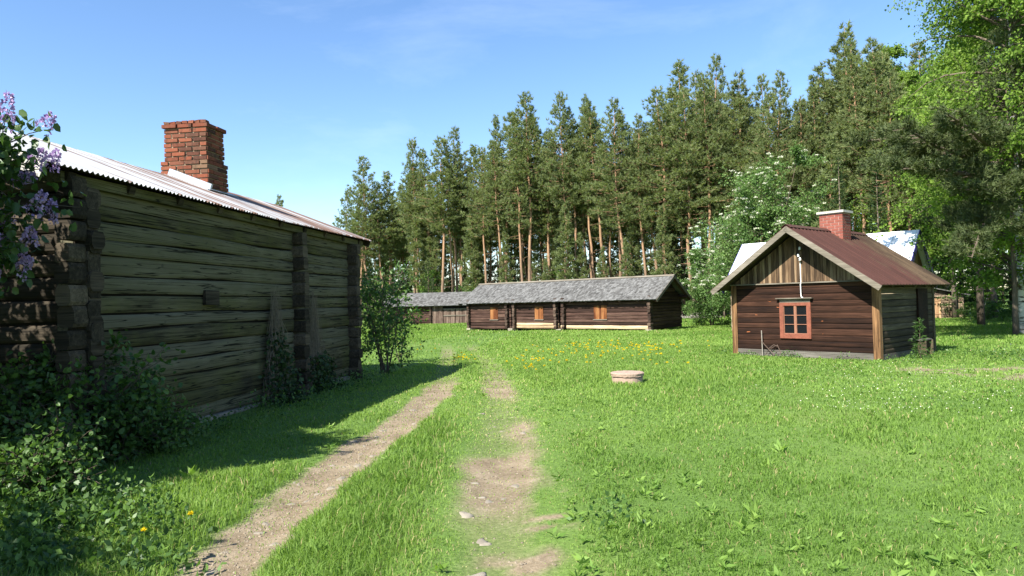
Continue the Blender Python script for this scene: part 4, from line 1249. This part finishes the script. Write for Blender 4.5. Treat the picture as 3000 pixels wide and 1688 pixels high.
# birches
BI = [leafy_meshes(310, 19, 4.2, M['birch_leaf'], 'birch_bark', 170, 12, 38, .12, .8, .09, .35, 1, 'egg', spread=.38), leafy_meshes(311, 17, 3.2, M['birch_leaf'], 'birch_bark', 130, 11, 34, .125, .8, .2, .3, 1, 'egg', spread=.4)]
BI[1][0].materials[0] = M['grey_bark']
for dx, D, pr, s, rz, lab in ((2575, 27, 0, 1.0, 0, 'big birch with white trunk at the right picture edge'), (2285, 52, 1, 1.12, 1.0, 'leafy birch rising behind the cottage roof'), (2400, 48, 1, 1.0, 2.6, 'birch with drooping twigs left of the white birch trunk'), (2500, 46, 1, 1.1, 4.0, 'birch behind the nearest pine'), (2465, 36, 1, 1.02, 5.2, 'bright birch right of the cottage gable'), (2335, 56, 1, 1.32, 3.3, 'tall birch in the rear right of the cabin chimney'), (2240, 58, 0, 1.12, 1.3, 'pale birch crown next to the highest dark pine'), (2700, 30, 0, 1.1, 2.0, 'birch whose branches enter from the right picture edge')):
    plant('birch_tree', lab, 'birch', BI[pr][:2], (topx(dx, D), D, float(base_z(D))), rz, s, 'birches on the right')
# rowan in blossom
RW = leafy_meshes(320, 8.6, 3.1, M['rowan_leaf'], 'grey_bark', 150, 11, 36, .12, .55, .06, .05, 4, 'egg', 'corymb', 420, spread=.4)
plant('rowan_tree', 'rowan full of cream white blossom between the long barn and the cabin', 'rowan', RW, (topx(1905, 38.5), 38.5, float(base_z(38.5))), 0, 1.12)
RW2 = leafy_meshes(321, 5.2, 2.2, M['rowan_leaf'], 'grey_bark', 80, 10, 32, .12, .55, .04, .05, 4, 'round', 'corymb', 150, spread=.4)
plant('rowan_tree', 'lower flowering rowan at the right gable of the long barn', 'rowan', RW2, (topx(1790, 45), 45, float(base_z(45))), 0, 1)
for i, (dx, D, s) in enumerate([(2440, 44, .42), (2480, 42, .5), (2520, 41, .4), (2560, 40, .45), (2465, 47, .6), (2590, 38, .5)]):
    plant('undergrowth_shrub', 'sunlit yellow green shrub at the wood edge right of the shed', 'shrub', BL[i % 2][:2], (topx(dx, D), D, float(base_z(D)) - .3), i, (s, s, s * .6), 'shrubs right of the shed')
sap = spruce_meshes(330, .95, .34, M['bush_leaf'])
q = loc_cabin(CW + .5, 1.15)
plant('spruce_sapling', 'knee high spruce sapling beside the shaded cabin wall', 'sapling', sap, (q.x, q.y, tz(q.x, q.y)))

# ------------------------------------------------------------------ shrubs by the log house
LI = leafy_meshes(340, 3.05, .72, M['lilac_leaf'], 'grey_bark', 120, 10, 18, .07, .8, .5, 0, 4, 'round', 'panicle', 210, spread=.4, rounded=True)
plant('lilac_bush', 'lilac in purple bloom at the left picture edge before the gable', 'lilac', LI, (-4.88, 5.3, 0), 3.9, (1, 1, 1.25))
LI2 = leafy_meshes(341, 4.3, 1.5, M['lilac_leaf'], 'grey_bark', 110, 10, 22, .10, .8, .1, 0, 6, 'round', 'panicle', 60, spread=.4)
plant('lilac_bush', 'larger lilac standing outside the left picture edge', 'lilac', LI2, (-6.5, 5.0, 0), 2.0, 1.0)
plant('lilac_bush', 'lilac standing left of the camera', 'lilac', LI2, (-5.1, 1.5, 0), 4.0, .85)
SH = [leafy_meshes(350 + k, h, r, M['bush_leaf'], 'grey_bark', 36, 7, 13, .065, .75, .05, 0, 6, 'round', spread=.45, rounded=True) for k, (h, r) in enumerate([(1.15, .75), (.9, .6)])]
for i, (dx, dy, pr, s, lab) in enumerate([(60, 1170, 0, 1.0, 'leafy shrub at the left edge under the lilac'), (170, 1165, 0, 1.05, 'dark leafy shrub in front of the corner of the log house'), (300, 1150, 1, 1.0, 'low shrub before the log wall right of the corner'), (100, 1260, 1, .8, 'shaded shrub nearest the camera on the left'), (380, 1140, 1, .7, 'smallest shrub at the foot of the log wall')]):
    x, y = ground(dx, dy)
    plant('leafy_shrub', lab, 'shrub', SH[pr][:2], (x, y, 0), i * 1.3, s, 'shrubs along the log house')
CB = leafy_meshes(360, 2.9, 1.05, M['bush_leaf'], 'grey_bark', 46, 7, 10, .08, .6, .06, .05, 7, 'egg', spread=.45, rounded=True)
x, y = ground(972, 940)
plant('corner_bush', 'loose bush of many stems at the far corner of the log house', 'shrub', CB[:2], (x, y, 0), 1.0, 1.0)
CB2 = leafy_meshes(361, 1.7, .7, M['bright_leaf'], 'grey_bark', 16, 5, 12, .085, .6, .35, 0, 3, 'egg', spread=.5)
x, y = ground(1015, 915)
plant('sapling', 'bright green sapling right of the corner bush', 'sapling', CB2[:2], (x, y, 0), 0, 1.3)
# climbing vines on the long wall
ang = R(8.15)
def house_pt(x, y, z=0):
    V0, U0 = -5.64 - y, 6.5 + x
    return Vector((math.cos(ang) * V0 + math.sin(ang) * U0, -math.sin(ang) * V0 + math.cos(ang) * U0, z))
for i, (hx, top, wd, lab) in enumerate([(4.25, 2.0, .45, 'dead climbing vine on the log wall left of the middle log ends'), (5.72, 1.95, .55, 'dead climbing vine on the log wall right of the middle log ends')]):
    rng = np.random.default_rng(400 + i)
    p = house_pt(hx, -.0)
    t = thing('climbing_vine', lab, 'vine', (p.x, p.y, 0), R(90) - ang, 'vines on the log wall')
    mb = MB()
    for k in range(150):
        a = rng.normal() * .3 * wd; top_k = top * rng.uniform(.45, 1.0)
        pts = [(a * 1.6 + rng.normal() * .03, -.05 - rng.random() * .14, 0)]
        for j in range(1, 6):
            f = j / 5; pts.append((a * (1.6 - 1.3 * f) + rng.normal() * .05, -.05 - rng.random() * .16 * (1 - .5 * f), top_k * f))
        mb.tube(pts, [.006, .006, .005, .004, .003, .002], 3, rng.random(), cap=False)
    mb.build('stems', M['dead_stem'], t)
    n = 1100
    zz = rng.random(n) ** 1.7 * (1.25 if i == 0 else .7)
    P = np.stack([rng.normal(size=n) * wd * .55 * (1.15 - .5 * zz), -.06 - rng.random(n) * .32 * (1.3 - zz), zz], 1)
    V, Q = leaf_quads(P, rng.normal(size=(n, 3)) + np.array([0, -.5, -.4]), rng.uniform(.05, .09, n), .85, rng)
    link('leaves', np_mesh('leaves', V, quads=Q, var=rng.random(n), mats=[M['ivy']]), t)

# grey brush heap by the barn
gx1, gy1 = ground(1760, 803)
rng = np.random.default_rng(5); mb = MB()
for k in range(260):
    a = rng.normal() * .9; bq = rng.normal() * .5; z = abs(rng.normal()) * .22 * math.exp(-(a / 1.6) ** 2) + .05
    d = unit(rng.normal(size=3) * np.array([1, 1, .25])); l = rng.uniform(.3, .9)
    c_ = np.array([a, bq, z + .1]); mb.tube([c_ - d * l / 2, c_ + d * l / 2], [.03, .015], 4, rng.random())
tag(mb.build('brush_heap', M['grey_twig'], None, (gx1, gy1, float(base_z(gy1)))), 'heap of grey cut branches right of the long barn', 'brush heap')

# ------------------------------------------------------------------ grass
def make_grass():
    rng = np.random.default_rng(9)
    pos = []; NB = 900000
    # density falls with distance; the bearing covers a little more than the view
    u = rng.random(NB)
    d0, d1, kx = 2.3, 78.0, .42
    d = (d0 ** kx + u * (d1 ** kx - d0 ** kx)) ** (1 / kx)
    th = rng.uniform(-.86, .86, NB)
    x = d * np.sin(th); y = d * np.cos(th)
    dirt = dirt_at(x, y)
    clump = vnoise(x, y, .5, 11) * .55 + vnoise(x, y, .17, 12) * .45
    keep = rng.random(NB) < (1 - dirt) * (.45 + .75 * clump) + .07
    # no grass inside the houses
    ca, sa = math.cos(R(8.15)), math.sin(R(8.15))
    v_ = x * ca - y * sa; u_ = x * sa + y * ca
    keep &= ~((v_ < -5.62) & (u_ > 6.5) & (u_ < 14.6))
    keep &= ~((v_ < -5.2) & (v_ > -9) & (u_ > 7) & (rng.random(NB) < .8))
    lx = (x - CC0[0]) * math.cos(CTH) - (y - CC0[1]) * math.sin(CTH); ly = (x - CC0[0]) * math.sin(CTH) + (y - CC0[1]) * math.cos(CTH)
    keep &= ~((lx > 0) & (lx < CW) & (ly > 0) & (ly < CD))
    x, y, d, dirt, clump = x[keep], y[keep], d[keep], dirt[keep], clump[keep]
    n = len(x)
    z = terrain(x, y)
    dl, _ = dist_poly(x, y, RUT_L); dr, _ = dist_poly(x, y, RUT_R)
    track = np.minimum(dl, dr)
    mid = (dl < 1.5) & (dr < 1.5) & (y < 16)
    tall = vnoise(x, y, 1.7, 14)
    h = (.028 + .05 * clump ** 1.3 + .038 * smooth(tall, .5, .85)) * rng.uniform(.55, 1.35, n)
    worn = (1 - smooth(dr, .35, .9)) * (y < 14)
    h *= 1 - .6 * worn
    h *= 1 - .65 * np.clip(dirt * 2.2, 0, 1)
    strip = np.exp(-((dl - .75) / .3) ** 2) * (x > np.interp(y, RUT_L[:, 1], RUT_L[:, 0])) * (y < 16)
    h += .05 * strip * rng.random(n)
    farh = smooth(d, 18, 40)
    h *= 1 + .55 * farh
    w_ = .0042 * (np.maximum(d, 3) / 3.4) ** .86 * rng.uniform(.7, 1.35, n)
    h = np.maximum(h, w_ * 3)
    lean_a = rng.uniform(0, 2 * np.pi, n); lean = rng.uniform(.2, 1.25, n)
    face = rng.uniform(0, 2 * np.pi, n)
    A = np.stack([np.cos(face), np.sin(face), np.zeros(n)], 1) * (w_ * .5)[:, None]
    Ld = np.stack([np.cos(lean_a) * lean, np.sin(lean_a) * lean, np.zeros(n)], 1)
    B = np.stack([x, y, z - .01], 1); up = np.array([0, 0, 1.0])
    mid_p = B + Ld * (h * .28)[:, None] + up * (h * .6)[:, None]
    tip = B + Ld * (h * .85)[:, None] + up * (h * (1 - .28 * lean))[:, None]
    V = np.stack([B - A, B + A, mid_p + A * .75, mid_p - A * .75, tip], 1).reshape(-1, 3)
    i0 = np.arange(n) * 5
    Q = np.stack([i0, i0 + 1, i0 + 2, i0 + 3], 1); T = np.stack([i0 + 3, i0 + 2, i0 + 4], 1)
    pn = vnoise(x, y, 2.6, 15) * .5 + vnoise(x, y, 9, 16) * .3 + vnoise(x, y, .6, 17) * .2
    var = np.clip(.42 + (pn - .5) * .9 + rng.normal(size=n) * .13 + .28 * worn + .18 * np.clip(dirt * 2, 0, 1) - .10 * strip, 0, 1)
    straw = (rng.random(n) < .035 + .08 * worn).astype(np.int32)
    me = np_mesh('grass', V, quads=Q, tris=T, var=np.concatenate([var, var]), mats=[M['grass'], M['straw']], mi=np.concatenate([straw, straw]))
    tag(link('grass', me), 'short bright green meadow grass on both sides of the track', 'grass', kind='stuff')
make_grass()

def weeds():
    rng = np.random.default_rng(19)
    N0 = 2600
    d = (2.4 ** .7 + rng.random(N0) * (26 ** .7 - 2.4 ** .7)) ** (1 / .7); th = rng.uniform(-.8, .8, N0)
    x = d * np.sin(th); y = d * np.cos(th)
    k = (rng.random(N0) < smooth(vnoise(x, y, 1.6, 31), .35, .7) * (1 - dirt_at(x, y)) + .06) & (dirt_at(x, y) < .3) & ((x > -.2) | (rng.random(N0) < .35))
    x, y, d = x[k], y[k], d[k]
    P, D_, S_, Vr = [], [], [], []
    for a, b_, dd in zip(x, y, d):
        n = rng.integers(5, 11); az = rng.uniform(0, 6.28, n); el = rng.uniform(.15, .8, n)
        L = rng.uniform(.03, .075) * (1 + dd * .02)
        P.append(np.stack([np.full(n, a), np.full(n, b_), np.full(n, tz(a, b_) + .02)], 1) + rng.normal(size=(n, 3)) * .012)
        D_.append(np.stack([np.cos(az) * np.cos(el), np.sin(az) * np.cos(el), np.sin(el)], 1)); S_.append(L * rng.uniform(.7, 1.2, n)); Vr.append(np.clip(rng.uniform(.2, .8) + rng.normal(size=n) * .15, 0, 1))
    for (gx_, gy_, big) in [(*ground(1900, 1300), .45), (*ground(1870, 1330), .4), (*ground(1960, 1140), .5), (*ground(1935, 1175), .4), (*ground(480, 1210), .6), (*ground(800, 1390), .5), (*ground(2280, 1140), .4), (*ground(1620, 1330), .4)]:
        n = 12; az = rng.uniform(0, 6.28, n); el = rng.uniform(.5, 1.3, n)
        P.append(np.stack([np.full(n, gx_), np.full(n, gy_), np.full(n, tz(gx_, gy_))], 1) + rng.normal(size=(n, 3)) * .02)
        D_.append(np.stack([np.cos(az) * np.cos(el), np.sin(az) * np.cos(el), np.sin(el)], 1)); S_.append(big * rng.uniform(.16, .3, n)); Vr.append(rng.uniform(.4, 1, n))
    P = np.concatenate(P); D_ = np.concatenate(D_); S_ = np.concatenate(S_); Vr = np.concatenate(Vr)
    V, Q = leaf_quads(P, D_, S_, .33, rng, .4)
    tag(link('meadow_weeds', np_mesh('meadow_weeds', V, quads=Q, var=Vr, mats=[M['weed']])), 'broad leaved weeds scattered through the meadow grass', 'weeds', kind='stuff')
    # tall undergrowth at the foot of the buildings and in the shade on the left
    P, D_, S_, Vr = [], [], [], []
    def tuft(cx, cy, r, n, hh):
        a = rng.normal(size=n) * r; b_ = rng.normal(size=n) * r * .6
        zz = rng.random(n) * hh
        P.append(np.stack([cx + a, cy + b_, terrain(cx + a, cy + b_) + zz * np.exp(-(a / r) ** 2 * .5)], 1)); D_.append(rng.normal(size=(n, 3)) + np.array([0, 0, .6])); S_.append(rng.uniform(.025, .065, n)); Vr.append(rng.random(n))
    for k in range(26):
        p = house_pt(rng.uniform(.3, 8.3), -rng.uniform(.15, .6)); tuft(p.x, p.y, .25, 90, rng.uniform(.15, .4))
    for k in range(40):
        gx_, gy_ = ground(rng.uniform(0, 420), rng.uniform(1230, 1440)); tuft(gx_, gy_, .16, 130, rng.uniform(.1, .30))
    for k in range(22):
        q = loc_cabin(rng.uniform(-.3, 4.6), -rng.uniform(.1, .35)) if k < 12 else loc_cabin(CW + rng.uniform(.2, .6), rng.uniform(0, 4.5)); tuft(q.x, q.y, .2, 45, rng.uniform(.08, .28))
    for k in range(20):
        q = loc_cabin(CW + rng.uniform(.8, 4), rng.uniform(1.5, 4.5)); tuft(q.x, q.y, .35, 80, rng.uniform(.12, .3))
    for k in range(3):
        gx_, gy_ = ground(rng.uniform(1500, 1640), rng.uniform(1240, 1330)); tuft(gx_, gy_, .13, 34, .11)
    P = np.concatenate(P); D_ = np.concatenate(D_); S_ = np.concatenate(S_); Vr = np.concatenate(Vr)
    V, Q = leaf_quads(P, D_, S_, .6, rng, .3)
    tag(link('wall_foot_weeds', np_mesh('wall_foot_weeds', V, quads=Q, var=Vr, mats=[M['bush_leaf']])), 'leafy undergrowth along the walls and in the left shade', 'undergrowth', kind='stuff')
    # tiny white meadow flowers
    n = 520
    pts = np.array([ground(rng.normal() * 170 + 2270, rng.uniform(925, 1060)) for _ in range(n)])
    zz = terrain(pts[:, 0], pts[:, 1]) + rng.uniform(.08, .16, n)
    P = np.column_stack([pts, zz]); V, Q = leaf_quads(P, rng.normal(size=(n, 3)) * np.array([1, 1, .3]), rng.uniform(.011, .019, n), .9, rng)
    tag(link('white_wildflowers', np_mesh('white_wildflowers', V, quads=Q, var=rng.random(n), mats=[M['white_flower']])), 'tiny white flowers dotted over the meadow before the cabin', 'wildflowers', kind='stuff')
weeds()

# ------------------------------------------------------------------ dandelions and track stones
def dandelion_mesh(seed, r=.022, h=.2):
    rng = np.random.default_rng(seed)
    mb = MB(); mb.tube([(0, 0, 0), (.01, 0, h * .5), (.015, .01, h)], [.004, .0035, .003], 5, .5, 0)
    n = 60; az = rng.uniform(0, 6.28, n); el = rng.uniform(.05, 1.3, n)
    D_ = np.stack([np.cos(az) * np.cos(el), np.sin(az) * np.cos(el), np.sin(el)], 1)
    V, Q = leaf_quads(np.tile([.015, .01, h], (n, 1)), D_, rng.uniform(.75, 1.1, n) * r, .35, rng)
    b_ = mb.n; mb.v.extend([tuple(v) for v in V]); mb.n += len(V)
    for q in Q: mb.f.append([b_ + i for i in q]); mb.a.append(rng.random()); mb.m.append(1)
    return mb.mesh('dandelion', [M['weed'], M['yellow_flower']])
DM = [dandelion_mesh(500 + k) for k in range(3)]
rd = random.Random(55)
def dand(dx, dy, s, label, group):
    x, y = ground(dx, dy)
    o = link('dandelion', DM[rd.randrange(3)], None, (x, y, tz(x, y) + .0), rd.uniform(0, 6.28), s)
    tag(o, label, 'dandelion', group)
for k in range(120):
    dx = rd.choice([rd.gauss(1480, 70), rd.gauss(1640, 60), rd.gauss(1560, 110)]); dy = rd.uniform(885, 928) if rd.random() < .8 else rd.uniform(928, 960)
    dand(dx, dy, rd.uniform(1.2, 1.9), 'yellow dandelion in the flowery strip between the well and the long barn', 'dandelions of the meadow')
for k in range(22):
    dand(rd.gauss(1158, 16), rd.uniform(917, 930), rd.uniform(1.1, 1.6), 'yellow dandelion in the small clump between the wheel ruts', 'dandelions between the ruts')
for k in range(26):
    dand(rd.uniform(1270, 1420), rd.uniform(918, 962), rd.uniform(1.1, 1.6), 'yellow dandelion scattered just right of the track', 'dandelions beside the track')
for k in range(10):
    dand(rd.uniform(1000, 1100), rd.uniform(885, 925), rd.uniform(1.1, 1.6), 'yellow dandelion in the grass right of the corner bush', 'dandelions by the corner bush')
dand(489, 1380, 1.25, 'larger yellow dandelion at the edge of the left shade', None)
dand(371, 1420, 1.1, 'yellow dandelion lowest in the left corner shade', None)

def stone_mesh(seed):
    rng = np.random.default_rng(seed); mb = MB(); vs_ = []; n, m_ = 10, 5
    for i in range(m_ + 1):
        f = math.pi * i / m_
        for k in range(n):
            a = 2 * math.pi * k / n
            p = Vector((math.sin(f) * math.cos(a), math.sin(f) * math.sin(a) * .72, math.cos(f) * .26))
            q = 1 + .7 * mnoise.noise(p * 1.3 + Vector((seed * 3.1, 0, 0)))
            vs_.append(p * q)
    fs = [(i * n + k, (i + 1) * n + k, (i + 1) * n + (k + 1) % n, i * n + (k + 1) % n) for i in range(m_) for k in range(n)]
    mb.add(vs_, fs, rng.random()); return mb.mesh('track_stone', M['stone'], True)
SM = [stone_mesh(600 + k) for k in range(5)]
for k in range(70):
    left = k < 52
    P_ = RUT_L if left else RUT_R
    yy = 2.9 + (11.8 - 2.9) * rd.random() ** 1.5
    xx = np.interp(yy, P_[:, 1], P_[:, 0]) + rd.gauss(0, .2)
    s = rd.uniform(.03, .075) * (1.15 if rd.random() < .2 else 1)
    o = link('track_stone', SM[rd.randrange(5)], None, (xx, yy, tz(xx, yy) - s * .13), rd.uniform(0, 6.28), s)
    tag(o, 'pale stone set flush in the left wheel rut' if left else 'pale stone showing in the right wheel rut', 'stone', 'stones in the left rut' if left else 'stones in the right rut')
rng = np.random.default_rng(77)
GV, GQ, GT = [], [], []
n = 5200
yy = 2.7 + (12.5 - 2.7) * rng.random(n) ** 1.4
lft = rng.random(n) < .72
xx = np.where(lft, np.interp(yy, RUT_L[:, 1], RUT_L[:, 0]), np.interp(yy, RUT_R[:, 1], RUT_R[:, 0])) + rng.normal(size=n) * .22
kp = rng.random(n) < dirt_at(xx, yy) * 1.2 - .15
xx, yy = xx[kp], yy[kp]; n = len(xx); zz = terrain(xx, yy)
r_ = rng.uniform(.004, .014, n) * (1 + .05 * yy)
oct_ = np.array([(1, 0, 0), (0, .8, 0), (-1, 0, 0), (0, -.8, 0), (0, 0, .55), (0, 0, -.5)])
Vv = oct_[None] * rng.uniform(.6, 1.3, (n, 6, 1)) * r_[:, None, None]
a_ = rng.uniform(0, 6.28, n); ca, sa = np.cos(a_)[:, None], np.sin(a_)[:, None]
Vv = np.stack([Vv[..., 0] * ca - Vv[..., 1] * sa + xx[:, None], Vv[..., 0] * sa + Vv[..., 1] * ca + yy[:, None], Vv[..., 2] + zz[:, None]], -1).reshape(-1, 3)
T0 = np.array([(0, 1, 4), (1, 2, 4), (2, 3, 4), (3, 0, 4), (1, 0, 5), (2, 1, 5), (3, 2, 5), (0, 3, 5)])
TT_ = (T0[None] + (np.arange(n) * 6)[:, None, None]).reshape(-1, 3)
tag(link('gravel', np_mesh('gravel', Vv, tris=TT_, var=np.repeat(rng.random(n), 8), mats=[M['gravel']])), 'fine gravel and clods lying in the wheel ruts', 'gravel', kind='stuff')
x, y = ground(1195, 1436)
tag(link('track_stone', SM[1], None, (x, y, tz(x, y) - .008), .4, .085), 'large flat stone at the bottom of the right wheel rut', 'stone')
